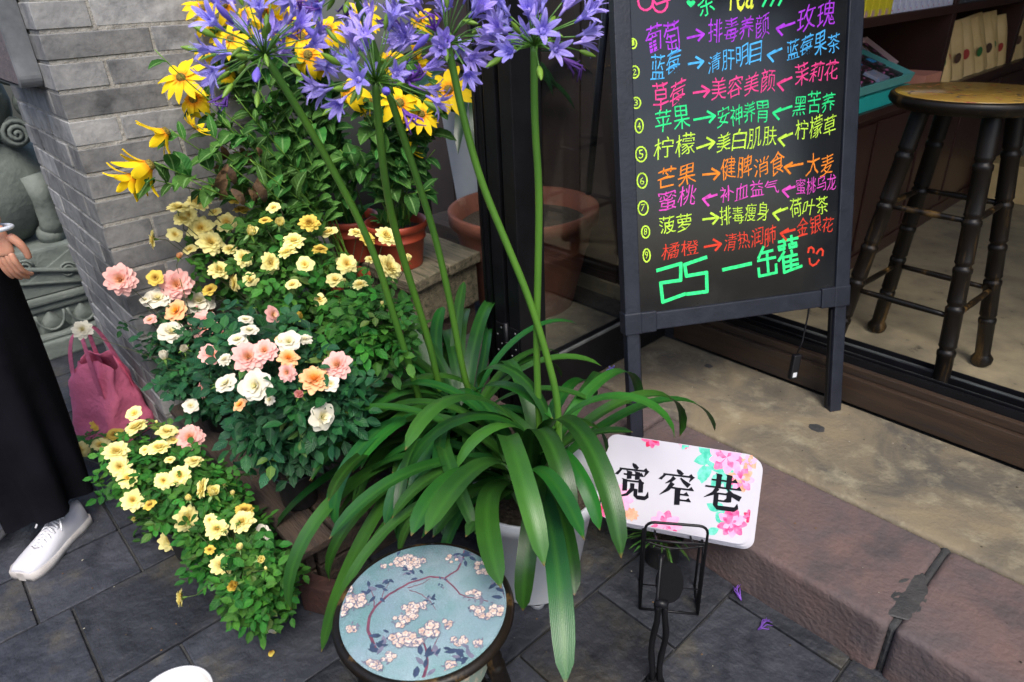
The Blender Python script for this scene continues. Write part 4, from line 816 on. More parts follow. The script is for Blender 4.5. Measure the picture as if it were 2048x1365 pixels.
for k in range(15):
    o = link('paper_bag', bmz[k % 3], None, (-1.235 - .02 * (k % 2), 4.0 + k * .088, .968), (rnd(.12, .24), rnd(.0, .12), rnd(-.7, -.35)), rnd(.92, 1.05))
    tag(o, 'brown paper tea bag with a printed fruit, %s from the left in its row' % ORD[k], 'paper bag', 'brown paper bags on the shop shelf')
    d = MB(); c = k % 3; E = [(.0345 - .02, .0 + .018 * math.cos(a), .11 + .026 * math.sin(a)) for a in [q * .5236 for q in range(12)]]
    d = MB(); d.add([(.030, y_, z_) for _, y_, z_ in E], [tuple(range(12))]); link('fruit_print', d.mesh('fruit_print', DOT[c]), o)
b = MB(); c = onz(2062, 400, .2); b.box(-.25, .12, -.15, .15, 0, .22); o = b.build('cardboard_box', KR, None, .004); o.location = c; tag(o, 'tan cardboard box on the shop floor behind the bar stool', 'box')

# ================= PINK TOTE BAG against the pier
TOTE = mat('pink_nonwoven_cloth', (.74, .17, .29, 1), (.62, .14, .24, 1), .8, 9, 6, .5, 60)
bl = V((-2.735, .31, 0)); t = thing('tote_bag', 'pink cloth tote bag standing against the brick pier beside the woman', 'bag', bl, None, .42)
rows = []; Wb, Hb = .125, .30
from mathutils import noise as NZ
for i in range(15):
    q = i / 14; rr = []
    for j in range(40):
        a = 2 * math.pi * j / 40; x = Wb * max(-1, min(1, 1.25 * math.cos(a))) * (1 - .30 * q ** 1.5); y = (.075 * (1 - q) ** .7 + .028 + .012 * q) * max(-1, min(1, 1.2 * math.sin(a)))
        nz = NZ.noise(V((x * 9, y * 9 + 3, q * 3))) * .020 + abs(NZ.noise(V((x * 22 + 5, y * 16, q * 4)))) * .014
        rr.append((x + nz, y + nz * 1.2 + .01 * q * math.sin(x * 30) + .03 * q, .002 + Hb * q * (1 - .05 * math.cos(a * 2)) + (NZ.noise(V((x * 14, y * 14, 0))) * .04 * q ** 3)))
    rows.append(rr)
b = MB(); b.grid(rows, close=True); inner = [[(p[0] * .96, (p[1] - .03) * .9 + .03, p[2] - .002) for p in r] for r in rows[::-1]]; b.grid([rows[-1]] + inner[:12], close=True); b.add(rows[0], [tuple(range(40))]); link('bag_body', b.mesh('bag_body', TOTE), t)
for sy, dx in ((-.045, 0), (.075, .01)):
    P = bez((-.068 + dx, sy, .17), (-.06 + dx, sy * .9, .30), (-.055, sy * .6 + .01, .43), (.0, sy * .4 + .02, .435), 10)[:-1] + bez((.0, sy * .4 + .02, .435), (.04, sy * .6 + .01, .43), (.055 + dx, sy * .9, .30), (.068 + dx, sy, .17), 10)
    b = MB(); rws = [[p + V((-.013 if abs(i - 10) > 4 else -.010, 0, -.004)), p + V((0, .002, 0)), p + V((.013, 0, .004))] for i, p in enumerate(P)]
    b.grid(rws); b.grid([[q + V((0, .0015, 0)) for q in r][::-1] for r in rws]); link('handle', b.mesh('handle', TOTE), t)

# ================= HANGING PLAQUE top left
t = thing('hanging_plaque', 'dark metal-edged board with rounded bottom fixed on the brick pier, top left corner', 'plaque', (-2.75, .41, 1.4))
PLQ = mat('granular_plaque', (.16, .12, .12, 1), (.09, .08, .085, 1), .8, 60, 6, .5, 200)
P = rrect(.46, 1.0, .035); fq = lambda u, v_, z: V((-2.572 - u, .40 - z, 1.285 + v_))
b = MB(); plate(P, fq, -.028, .022, b); sub(b, 'board', PLQ, t, .003)
b = MB(); b2 = [fq(u, v_, 0) for u, v_ in P]
rws = []
for k in range(len(P) + 1):
    u, v_ = P[k % len(P)]; cu, cv = .23, .5; du, dv = (u - cu), (v_ - cv); s_ = 1.0
    e = V((.008 if u < .23 else -.008, .008 if v_ < .5 else -.008)); rws.append([fq(u, v_, .026), fq(u - e.x, v_ - e.y, .022), fq(u - e.x, v_ - e.y, -.036), fq(u, v_, -.036)])
b.grid(rws, smooth=False); sub(b, 'metal_edge', mat('dull_steel', (.22, .23, .24, 1), (.07, .075, .08, 1), .35, 6, 6, metal=.2), t)

# ================= CARVED STONE LION (left edge)
LST = mat('carved_green_stone', (.17, .195, .175, 1), (.11, .13, .12, 1), .8, 8, 8, .4, 50, c3=(.045, .055, .048, 1), s3=5, t3=(.58, .75))
LX, LY = -3.72, .62; t = thing('stone_lion', 'grey-green carved stone lion with curled mane on a carved plinth left of the pier', 'statue', (LX, LY, 0))
def carve(P, r, nm, m=LST, n=8): b = MB(); b.tube(P, r, n); return sub(b, nm, m, t)
mb = MB(); mb.box(-4.3, -3.30, .34, 1.0, 0, .08); mb.box(-4.27, -3.33, .36, .98, .08, .10); mb.box(-4.22, -3.36, .40, .95, .20, .235); mb.box(-4.24, -3.34, .385, .96, .235, .27); sub(mb, 'plinth', LST, t, .012)
mb = MB(); mb.box(-4.2, -3.38, .415, .94, .10, .20); sub(mb, 'plinth_waist', LST, t, .01)
for k in range(7):     # lotus petals on the waist
    cx = -4.16 + k * .125; b = MB(); rows = []
    for i in range(7): q = i / 6; rows.append([(cx + .058 * math.cos(q * 1.5) * math.sin(a) * 1.0, .415 - .03 * math.cos(a) * math.sin(.4 + q * 2.2), .10 + .095 * q) for a in [-1.57 + 3.14 * j / 8 for j in range(9)]])
    b.grid(rows); sub(b, 'lotus_petal', LST, t)
    carve([(cx + .055 * math.cos(a), .39, .195 - .08 * math.sin(a)) for a in [math.pi * j / 10 for j in range(11)]], .006, 'petal_rim')
mb = MB(); mb.box(-4.2, -3.36, .40, .95, .27, .47); sub(mb, 'upper_block', LST, t, .012)
mb = MB(); mb.hexa([(-3.95, .392, .275), (-3.37, .392, .275), (-3.37, .401, .275), (-3.95, .401, .275), (-3.60, .392, .46), (-3.37, .392, .46), (-3.37, .401, .46), (-3.60, .401, .46)]); sub(mb, 'carved_panel', LST, t, .003)
for k in range(4):      # leaf scroll band and blossoms on the cloth corner
    carve([V((-3.96 + .15 * k + .035 * math.cos(a * 1.0) * (1 - a / 16), .388, .46 - .05 * k + .035 * math.sin(a) * (1 - a / 16))) for a in [j * .55 for j in range(20)]], .005, 'scroll')
    for q in range(5): a = q * 1.257; carve([(-3.52 + .075 * (k % 2) + .02 * math.cos(a), .39, .43 - .065 * (k // 2) + .02 * math.sin(a)), (-3.52 + .075 * (k % 2) + .004 * math.cos(a), .388, .43 - .065 * (k // 2) + .004 * math.sin(a))], [.008, .003], 'blossom', n=6)
carve([(-4.15, .385, .49), (-3.8, .385, .40), (-3.40, .385, .28)], .011, 'band'); carve([(-4.15, .385, .42), (-3.9, .385, .36), (-3.55, .385, .28)], .008, 'band')
mb = MB()   # body, continuous
def blob(c, r, nm, seg=28, amp=.006, mm=LST, par=None):
    b = MB(); rows = []
    for i in range(seg // 2 + 1):
        th = math.pi * i / (seg // 2); rows.append([(c[0] + r[0] * math.sin(th) * math.cos(a), c[1] + r[1] * math.sin(th) * math.sin(a), c[2] + r[2] * math.cos(th)) for a in [2 * math.pi * j / seg for j in range(seg)]])
    b.grid(rows, close=True); return sub(b, nm, mm, t)
blob((-3.82, .66, .72), (.27, .24, .27), 'body'); blob((-3.86, .60, 1.05), (.24, .22, .23), 'head'); blob((-4.02, .50, .54), (.09, .12, .09), 'paw'); blob((-3.66, .50, .50), (.055, .06, .05), 'paw')
carve([(-3.66, .47, .76), (-3.65, .47, .66), (-3.64, .48, .56), (-3.66, .49, .50)], [.05, .042, .05, .045], 'foreleg', n=16); carve([(-3.98, .47, .80), (-3.98, .45, .64), (-3.98, .46, .52)], [.06, .05, .055], 'foreleg', n=16)
def curl(cx, cz, r, y, turns=2.6, w_=.009, sgn=1):
    carve([(cx + sgn * r * (1 - q) * math.cos(q * turns * 6.28), y - .022 * q, cz + r * (1 - q) * math.sin(q * turns * 6.28)) for q in [j / 30 for j in range(31)]], [w_] * 31, 'mane_curl')
for i, (cx, cz, r) in enumerate(((-3.70, 1.30, .07), (-3.86, 1.33, .07), (-3.60, 1.18, .07), (-3.74, 1.16, .062), (-3.90, 1.19, .062), (-4.04, 1.26, .06), (-3.56, 1.03, .062), (-3.66, .93, .055), (-3.56, .89, .045), (-3.53, .79, .04))):
    blob((cx, .49 if i < 6 else .50, cz), (r * 1.12, .06, r * 1.12), 'mane_boss'); curl(cx, cz, r, .432 if i < 6 else .442, sgn=1 if i % 2 else -1)
carve([(-3.56 + .02 * math.sin(q * 9), .45, .80 - q * .26) for q in [j / 8 for j in range(9)]], [.035 * (1 - j / 11) for j in range(9)], 'mane_lock', n=10)
for k in range(3): carve([(-4.12 + .15 * q, .392 - .005 * k, 1.06 - .0 * q + .055 * math.sin(q * 3) + k * .028) for q in [j * .3 for j in range(11)]], .010, 'brow')
blob((-3.93, .40, .96), (.052, .05, .035), 'nose'); blob((-3.88, .40, .955), (.025, .03, .022), 'nostril')
b = MB(); P = [(u - .045 + -3.90, v_ + .83) for u, v_ in rrect(.10, .085, .035)]; k = len(P); b.add([(x, .382, z_) for x, z_ in P] + [(x, .42, z_) for x, z_ in P], [tuple(range(k))] + [(i, (i + 1) % k, k + (i + 1) % k, k + i) for i in range(k)]); sub(b, 'mouth', LST, t, .004)
for q in range(6): carve([(-3.935 + q * .014, .378, .905), (-3.935 + q * .014, .378, .845)], .004, 'tooth', n=6)
t.rotation_euler = (0, 0, R(90)); t.location = (-3.90, .40, 0); t.scale = (1.08,) * 3
# ================= WHITE CUP on a stool below the frame
cp = onz(345, 1399, .56)
s3 = stool('low_stool', 'plain dark stool just outside the bottom left, carrying the white cup', cp.x, cp.y, 0, .44, .085, CRATE, CRATE, .2, .12, .014, (.5,), [(.12, (0, 1, 2, 3))])
t = thing('white_cup', 'rim of a white paper cup at the bottom edge of the picture', 'cup', (cp.x, cp.y, .4416)); CUPM = mat('white_paper', (.60, .60, .60, 1), (.55, .55, .56, 1), .4, 5)
b = MB(); b.lathe([(0, 0), (.036, 0), (.040, .003), (.055, .112), (.0575, .114), (.0585, .1165), (.0575, .119), (.055, .1185), (.0535, .114), (.040, .03), (0, .03)], n=64); link('cup', b.mesh('cup', CUPM), t)
b = MB(); b.lathe([(0, .085), (.0485, .085)], n=48); link('tea', b.mesh('tea', mat('pale_tea', (.55, .45, .25, 1), None, .1)), t)
# ================= WOMAN at the left edge: black wide trousers, bangle, white sneaker
CLOTH = mat('black_cloth', (.0035, .0035, .005, 1), (.006, .006, .009, 1), .95, 6, 6, .2, 30, spec=.08)
SKIN = mat('skin', hexc('c58f76'), hexc('b87f68'), .5, 9, 5, .05, 90); SKIN.node_tree.nodes['Principled BSDF'].inputs['Subsurface Weight'].default_value = .15
SHOEW = mat('white_leather', (.56, .56, .60, 1), (.50, .50, .55, 1), .45, 14, 5, .06); SOLEW = mat('white_rubber', (.52, .50, .49, 1), (.40, .37, .35, 1), .6, 10, 6, .1); LACE = mat('lace', (.72, .72, .75, 1), None, .8, 60, 4, .3, 400)
P0 = V((-2.36, -.10, 0)); w_ = thing('person', 'woman in long black wide trousers, white sneakers and pale bangle at the left edge', 'person', P0)
toe = onz(46, 1162); heel = onz(172, 1040); fw = (toe - heel); fw.z = 0; FL = fw.length; fw.normalize(); lf = V((-fw.y, fw.x, 0))
def shoe(hl, fw, par):
    lf = V((-fw.y, fw.x, 0)); F = lambda s, a, z: hl + fw * s + lf * a + V((0, 0, z))
    st = [(0, .020, .0), (.012, .030, 0), (.05, .033, 0), (.10, .032, 0), (.15, .038, 0), (.20, .045, 0), (.235, .042, 0), (.258, .030, 0), (FL, .010, 0)]
    b = MB(); rows = []
    for s, hw, _ in [(s_, h_ * 1.22, z_) for s_, h_, z_ in st]:
        rows.append([F(s, hw * x, z) for x, z in ((-1, 0), (-1.04, .012), (-1.02, .028), (0, .030), (1.02, .028), (1.04, .012), (1, 0), (0, 0))])
    b.grid(rows, close=True); b.add(rows[0], [tuple(range(8))]); b.add(rows[-1], [tuple(range(8))[::-1]]); s0 = sub(b, 'sole', SOLEW, w_)
    hs = [(.003, .015, .10), (.014, .027, .105), (.05, .031, .098), (.09, .032, .090), (.12, .034, .078), (.15, .038, .068), (.18, .041, .058), (.21, .041, .050), (.238, .036, .046), (.256, .026, .042), (FL - .004, .008, .034)]
    b = MB(); rows = []
    for s, hw, hz in [(s_, h_ * 1.2, min(z_, .088)) for s_, h_, z_ in hs]:
        r = []
        for j in range(15):
            a = math.pi * j / 14; c_, s_ = math.cos(a), math.sin(a)
            r.append(F(s, hw * (abs(c_) ** .75) * (1 if c_ > 0 else -1) * (1 - .25 * s_ ** 3 * (1 if s < .12 else .3)), .026 + (hz - .026) * s_ ** .8))
        rows.append(r)
    b.grid(rows); b.add(rows[0], [tuple(range(15))]); b.add(rows[-1], [tuple(range(15))[::-1]]); up = sub(b, 'upper', SHOEW, w_)
    b = MB()   # toe-cap seam and eyelet flaps
    for sg in (-1, 1): b.tube([F(.19 - .02 * abs(q), sg * 0 + .038 * q, .0605 - .028 * abs(q) ** 3) for q in [j / 6 - 1 for j in range(13)]], .0012, 5)
    sub(b, 'seam', SOLEW, w_)
    for k in range(6):
        s = .085 + k * .017; zt = .0935 - k * .0068; b = MB(); hwk = .020
        b.tube([F(s, -hwk - .004, zt - .012), F(s + .003, -hwk * .6, zt + .002), F(s + .006, 0, zt + .006), F(s + .010, hwk * .6, zt + .002), F(s + .012, hwk + .004, zt - .012)], .0036, 6)
        b.tube([F(s + .010, -hwk - .004, zt - .013), F(s + .006, -hwk * .5, zt + .003), F(s + .002, hwk * .5, zt + .003), F(s - .002, hwk + .004, zt - .010)], .0034, 6); sub(b, 'lace', LACE, w_)
    b = MB()
    for sg in (-1, 1): b.tube(bez(F(.082, 0, .1), F(.08, sg * .03, .13), F(.10, sg * .055, .10), F(.09, sg * .008, .103), 10), .003, 6); b.tube(bez(F(.082, 0, .1), F(.09, sg * .02, .115), F(.11, sg * .04, .10), F(.125, sg * .046, .075), 8), .003, 6)
    sub(b, 'lace_bow', LACE, w_)
shoe(heel + fw * .0, fw, w_)
h2 = heel - V((.16, .20, 0)) ; fw2 = (fw + V((.1, -.15, 0))).normalized(); shoe(h2, fw2, w_)
# trousers: two flared legs joined at the hips, folds that deepen to the hem
def leg_rows(cx, cy, hx, hy, r0, r1, zh, ph, hemf):
    rows = []
    for i in range(26):
        q = i / 25; z = .92 - (.92 - zh) * q; c = V((cx, cy, 0)).lerp(V((hx, hy, 0)), q); r = r0 + (r1 - r0) * q ** 1.1; row = []
        for j in range(48):
            a = 2 * math.pi * j / 48; fold = 1 + (.19 * math.sin(a * 5 + ph + q) + .09 * math.sin(a * 9 + ph * 2 - q * 2)) * q ** 1.3
            row.append((c.x + r * fold * math.cos(a), c.y + r * .9 * fold * math.sin(a), z + (hemf * math.sin(a * 2 + ph) if q > .9 else 0) * (q - .9) * 10))
        rows.append(row)
    return rows
ank = heel + fw * .055
b = MB(); r1_ = leg_rows(-2.315, .035, ank.x - .055, ank.y - .025, .150, .125, .115, .6, .015); b.grid(r1_, close=True)
ank2 = h2 + fw2 * .05; r2_ = leg_rows(-2.48, -.16, ank2.x - .02, ank2.y, .135, .14, .09, 2.0, .015); b.grid(r2_, close=True)
hip = [[(-2.385 + (.19 * (1 - .25 * q)) * math.cos(a) * 1.0 - .0, -.05 + (.19 * (1 - .3 * q)) * math.sin(a), .84 + .26 * q) for a in [2 * math.pi * j / 40 for j in range(40)]] for q in (0, .3, .6, 1)]
b.grid(hip, close=True); sub(b, 'trousers', CLOTH, w_)
# body: one skinned figure (trunk, neck, head, arms, hands)
BODY = MB()
def skin_fig(name, verts, edges, radii, root, m, par, sub_=2):
    me = bpy.data.meshes.new(name); me.from_pydata([tuple(v) for v in verts], edges, []); o = bpy.data.objects.new(name, me); COL.objects.link(o)
    md = o.modifiers.new('s', 'SKIN'); md.use_smooth_shade = True; sv = me.skin_vertices[0].data
    for i, r in enumerate(radii): sv[i].radius = r if hasattr(r, '__len__') else (r, r)
    for i in range(len(verts)): sv[i].use_root = (i == root)
    ms = o.modifiers.new('u', 'SUBSURF'); ms.levels = sub_; ms.render_levels = sub_
    bpy.context.view_layer.update(); dg = bpy.context.evaluated_depsgraph_get(); m2 = bpy.data.meshes.new_from_object(o.evaluated_get(dg)); bpy.data.objects.remove(o)
    BODY.add([v.co for v in m2.vertices], [tuple(p.vertices) for p in m2.polygons], 0, True); bpy.data.meshes.remove(m2)
wr = ond(-10, 458, 2.105)
C0 = V((-2.44, -.11, 0)); right = V((.677, .734, 0))
sh = C0 + right * .17 + V((0, 0, 1.33)); el = V((wr.x - .03, wr.y - .02, 1.13)); sh2 = C0 - right * .17 + V((0, 0, 1.33)); el2 = C0 - right * .24 + V((0, 0, 1.08)); wr2 = C0 - right * .25 + V((.04, -.03, .86))
vs = [C0 + V((0, 0, 1.0)), C0 + V((0, 0, 1.18)), C0 + V((0, 0, 1.33)), C0 + V((0, 0, 1.43)), C0 + V((.02, -.01, 1.52)), C0 + V((.02, -.01, 1.62)), sh, el, wr, sh2, el2, wr2]
es = [(0, 1), (1, 2), (2, 3), (3, 4), (4, 5), (2, 6), (6, 7), (7, 8), (2, 9), (9, 10), (10, 11)]
skin_fig('body', vs, es, [(.15, .11), (.13, .10), (.14, .10), .052, .075, .085, .055, .036, (.026, .022), .055, .038, .027], 0, SKIN, w_)
# hand: palm and five separate fingers, hanging loosely
d = (ond(30, 562, 2.10) - wr).normalized(); sdv = right.normalized(); sdv = (sdv - d * sdv.dot(d)).normalized(); nv = d.cross(sdv).normalized()
W = lambda a, b_, c_: wr + d * a + sdv * b_ + nv * c_
skin_fig('palm', [W(-.012, 0, 0), W(.03, 0, 0), W(.075, .002, 0)], [(0, 1), (1, 2)], [(.020, .018), (.026, .015), (.026, .012)], 0, SKIN, w_)
for k, (b_, ln) in enumerate(((-.019, .060), (-.0065, .072), (.0065, .079), (.019, .073))):
    cu_ = .35 + .08 * k
    p = [W(.062, b_ * .8, 0), W(.085, b_, .0)]; ang = 0
    for q in (.45, .32, .23): ang += cu_ * .7; p.append(p[-1] + (d * math.cos(ang) - nv * math.sin(ang)) * ln * q)
    skin_fig('finger', p, [(i, i + 1) for i in range(len(p) - 1)], [.0085, .0082, .0074, .0066, .005], 0, SKIN, w_)
p = [W(.018, .022, -.004), W(.045, .040, -.012), W(.070, .043, -.020), W(.090, .040, -.024)]; skin_fig('thumb', p, [(0, 1), (1, 2), (2, 3)], [.013, .011, .0095, .0075], 0, SKIN, w_)
fd = V((.8, -.6, 0)); fc = C0 + V((.02, -.01, 1.57)); BODY.tube([fc + fd * .06 + V((0, 0, .02)), fc + fd * .098 + V((0, 0, -.018))], [.009, .013], 8)
sub(BODY, 'body', SKIN, w_)
JADE = mat('pale_jade', (.52, .55, .62, 1), (.62, .64, .70, 1), .15, 12, 5, coat=.6); b = MB(); cB = wr + (sh * 0) - d * .0 + V((0, 0, .0)); ax = (el - wr).normalized(); qq = aim(ax + sdv * .25)
rw = [[cB + qq @ V(((.036 + .0058 * math.cos(c_)) * math.cos(a), (.034 + .0058 * math.cos(c_)) * math.sin(a), .0058 * math.sin(c_))) for c_ in [2 * math.pi * j / 10 for j in range(10)]] for a in [2 * math.pi * i / 36 for i in range(37)]]
b.grid(rw, close=True); sub(b, 'bangle', JADE, w_)
TOP = mat('grey_blouse', (.25, .25, .28, 1), (.2, .2, .23, 1), .8, 6); b = MB()
b.grid([[C0 + V((0, 0, z_)) + right * r_ * math.cos(a) + V((-.734, .677, 0)) * r2 * math.sin(a) for a in [2 * math.pi * j / 32 for j in range(32)]] for z_, r_, r2 in ((1.03, .175, .14), (1.12, .165, .13), (1.25, .19, .135), (1.35, .20, .12), (1.41, .12, .09), (1.43, .065, .06))], close=True)
for s_, e_ in ((sh, el), (sh2, el2)): b.tube([s_.lerp(e_, -.15), s_, s_.lerp(e_, .35), s_.lerp(e_, .6)], [.05, .07, .062, .058], 16, cap=False)
sub(b, 'blouse', TOP, w_)
HAIR = mat('dark_hair', (.012, .009, .008, 1), None, .5, 60); b = MB(); hc = C0 + V((-.0, .0, 1.60))
b.grid([[hc + V((.088 * math.sin(th) * math.cos(a) * (1.1 if math.cos(a) < .5 else .8) - .01, .088 * math.sin(th) * math.sin(a), .115 * math.cos(th))) for a in [.9 + 4.5 * j / 20 for j in range(21)]] for th in [2.4 * i / 12 for i in range(13)]]); sub(b, 'hair', HAIR, w_)
b = MB(); fd = V((.8, -.6, 0)); fc = C0 + V((.02, -.01, 1.57)); sr = V((.6, .8, 0))

for s_ in (-1, 1):
    b = MB(); e = fc + fd * .076 + sr * .03 * s_ + V((0, 0, .012)); b.tube([e - sr * .010, e, e + sr * .010], [.002, .006, .002], 8); sub(b, 'eye', mat('eye', (.02, .015, .012, 1), None, .2) if 'eye' not in MATS else MATS['eye'], w_)
b = MB(); e = fc + fd * .078 + V((0, 0, -.045)); b.tube([e - sr * .02, e + fd * .004, e + sr * .02], [.002, .006, .002], 8); sub(b, 'mouth', mat('lips', (.35, .09, .08, 1), None, .4), w_)
LV = [[1,0.048,-0.87,0.46,1.38,-1.12,1.6,0.74,-0.04,-0.03],
 [1,0.048,-0.63,0.18,1.46,-1.39,2.0,0.64,0.01,-0.01],
 [1,0.046,-0.35,-0.15,1.38,-1.32,1.79,0.81,-0.0,0.01],
 [1,0.036,0.49,0.91,1.91,-1.72,1.31,0.51,-0.01,-0.03],
 [1,0.038,1.55,0.25,1.17,-1.59,1.39,0.72,0.01,0.01],
 [1,0.04,0.9,0.55,1.03,-1.86,1.98,0.69,-0.01,-0.01],
 [1,0.034,1.27,0.13,0.72,-1.25,1.51,0.8,-0.0,-0.02],
 [1,0.034,0.7,-0.27,1.25,-1.5,2.57,0.62,-0.02,-0.01],
 [1,0.034,0.04,0.31,1.16,0.11,2.15,0.44,0.0,0.0],
 [1,0.04,2.02,-0.09,0.73,-1.19,1.3,0.72,-0.01,-0.01],
 [1,0.04,1.65,0.73,0.94,-0.85,0.79,0.8,-0.01,0.0],
 [1,0.05,-1.41,0.97,0.79,-0.38,1.94,0.66,0.0,0.03],
 [1,0.046,-0.72,-0.33,1.28,-1.48,1.16,0.56,0.01,0.03],
 [1,0.05,-0.49,-0.28,1.0,-0.84,1.07,0.7,-0.01,-0.01],
 [1,0.044,-0.55,-0.15,0.48,-0.63,1.79,0.44,-0.01,0.06],
 [1,0.04,-0.44,0.17,1.61,-1.35,1.36,0.51,0.01,0.03],
 [1,0.05,-1.19,0.05,1.18,-0.3,1.45,0.65,0.02,-0.01],
 [1,0.04,-1.03,-0.2,0.88,-0.36,2.13,0.43,0.01,-0.01],
 [1,0.042,-2.1,0.28,1.78,-1.48,1.33,0.63,0.01,0.02],
 [1,0.042,-2.31,1.33,1.61,-0.41,1.25,0.69,-0.01,0.03],
 [1,0.036,3.37,-0.16,1.98,-1.58,1.88,0.6,0.01,0.02],
 [1,0.036,-0.96,-0.8,1.63,-1.31,2.08,0.5,0.0,-0.0],
 [1,0.036,-0.19,-0.12,1.47,-1.6,2.62,0.43,-0.02,-0.01],
 [1,0.036,-0.47,-0.04,0.96,-0.16,2.05,0.73,-0.03,-0.05],
 [2,0.036,-2.25,0.68,1.94,-0.84,1.0,0.56,0.04,0.05],
 [2,0.036,-2.5,0.02,0.95,-0.48,0.86,0.44,0.01,0.01],
 [2,0.042,-1.38,0.05,0.92,-1.81,2.11,0.73,0.01,0.01],
 [2,0.042,-1.61,0.14,1.07,-1.36,1.14,0.52,-0.0,0.0],
 [2,0.034,-2.44,0.09,1.25,-0.5,1.35,0.44,0.01,0.01],
 [2,0.034,-2.39,-0.33,0.96,-0.56,1.09,0.44,-0.0,0.02],
 [2,0.042,-1.95,-0.35,0.4,-1.03,1.65,0.59,0.01,-0.01],
 [2,0.042,-1.81,-0.5,0.98,-1.24,0.64,0.82,0.03,-0.03],
 [2,0.044,-1.44,0.09,0.5,-1.64,2.21,0.78,0.02,-0.03],
 [2,0.044,-1.11,-0.66,0.36,-1.6,2.29,0.66,-0.01,0.0],
 [2,0.042,-1.25,-0.17,1.08,-1.15,0.53,0.8,-0.02,0.01],
 [2,0.042,-0.96,-0.71,0.41,-0.75,1.13,0.5,0.01,-0.01],
 [1,0.05,-1.92,-0.13,1.62,-1.62,0.96,0.57,0.01,-0.01],
 [1,0.05,-1.23,0.11,0.95,-0.43,2.08,0.58,-0.04,-0.02],
 [2,0.036,-1.23,0.97,0.72,-1.03,1.44,0.5,-0.01,-0.01],
 [2,0.036,-1.06,0.83,0.81,-0.7,1.94,0.73,0.0,-0.0],
 [2,0.044,-3.13,-0.49,0.89,0.36,2.44,0.55,-0.0,-0.02],
 [2,0.042,2.86,-0.62,0.86,-0.01,1.09,0.56,-0.02,-0.02],
 [2,0.046,2.25,-0.06,1.09,-0.52,1.09,0.72,-0.0,-0.01],
 [2,0.042,2.52,-0.22,0.76,-0.38,1.86,0.6,-0.0,-0.01],
 [2,0.036,2.49,-0.22,0.78,0.25,1.25,0.6,-0.03,-0.01],
 [2,0.03,2.11,0.44,0.59,-0.84,1.66,0.74,-0.0,0.0],
 [2,0.034,-1.64,0.91,0.58,0.03,2.02,0.7,0.01,0.01],
 [2,0.034,-1.68,-0.55,0.78,-1.35,0.79,0.56,0.02,-0.02],
 [2,0.034,2.82,-0.73,0.38,-0.02,2.25,0.58,-0.01,-0.01]]

# ================= AGAPANTHUS
POT1 = V((-1.04, .96, 0)); POT2 = V((-1.38, 1.03, 0))
B1 = V((-1.03, .95, .30)); B2 = V((-1.36, 1.0, .28))
ag1 = thing('agapanthus', 'agapanthus in white pot, arching strap leaves, two rightmost violet flower heads', 'potted plant', (POT1.x, POT1.y, 0))
pot('white_pot', POT1.x, POT1.y, .014, .185, .335, WHITEP, ag1, .66, .020, .045, True, .006, 64)
for k in range(4):
    a = .9 + k * 1.571; b = MB(); b.lathe([(.016, 0), (.02, .002), (.024, .02)], (0, 0, 0), 12); link('foot', b.mesh('foot', WHITEP), ag1, (.105 * math.cos(a), .105 * math.sin(a), 0))
ag2 = thing('agapanthus', 'agapanthus behind and left of the white pot, three stalks leaning left', 'potted plant', (POT2.x, POT2.y, 0))
pot('black_pot', POT2.x, POT2.y, 0, .16, .29, BLKPOT, ag2, .75, .012, .02)
def lcurve(p, base, n=20):
    phi, kap, e0, e1, pw, Ln, bx, by = p; P = [base + V((bx, by, 0))]
    for i in range(n):
        s = (i + .5) / n; e = e0 - (e0 - e1) * s ** pw; a = phi + kap * s; P.append(P[-1] + V((math.cos(e) * math.cos(a), math.cos(e) * math.sin(a), math.sin(e))) * Ln / n)
    return P
def agleaf(par, wd, p, base):
    P = lcurve(p, base); b = MB(); strap(b, [q - par.location for q in P], wd, fold=rnd(.10, .30), tip=.20, base=.6, nw=4); return link('leaf', b.mesh('leaf', LEAF_A), par)
for L_ in LV: agleaf(ag1 if L_[0] == 1 else ag2, L_[1] * .95, L_[2:], B1 if L_[0] == 1 else B2)
def pj(p): v = p - O; k = v.dot(AF); return 1024 + v.dot(AX) / k * 1365, 682.5 + v.dot(AD) / k * 1365
def stays(P):
    for q in P[4:]:
        x_, y_ = pj(q)
        if (1165 < x_ < 1560 and 850 < y_ < 1260) or (990 < x_ < 1180 and 1020 < y_ < 1230): return False
    for q in P[2:]:
        r = q - V((BX, BY, BZ_)); 
        if q.z < .012 or (r.x ** 2 + r.y ** 2 < .2 ** 2 and q.z > .3): return False
        if q.y > 1.27 and q.x < -1.44 and q.x > -1.70: return False
        if q.x > -.98 and q.x < -.45 and q.y > .98 and q.y < 1.6 and q.z < .5: return False
    return True
cnt = 0
for k in range(1400):
    if cnt > 92: break
    one = k % 7 < 2; az = rnd(-2.9, -.9) if k % 3 else rnd(-3.14, 3.14)
    p = [az, rnd(-.4, .4), rnd(.9, 1.45), rnd(-1.4, -.5), rnd(1.0, 1.7), rnd(.38, .66), rnd(-.04, .04), rnd(-.04, .04)]
    base = B1 if one else B2; P = lcurve(p, base)
    if min(P, key=lambda q: q.z).z < .05 or max(q.z for q in P) > .62 or not stays(P): continue
    agleaf(ag1 if one else ag2, rnd(.026, .040), p, base); cnt += 1
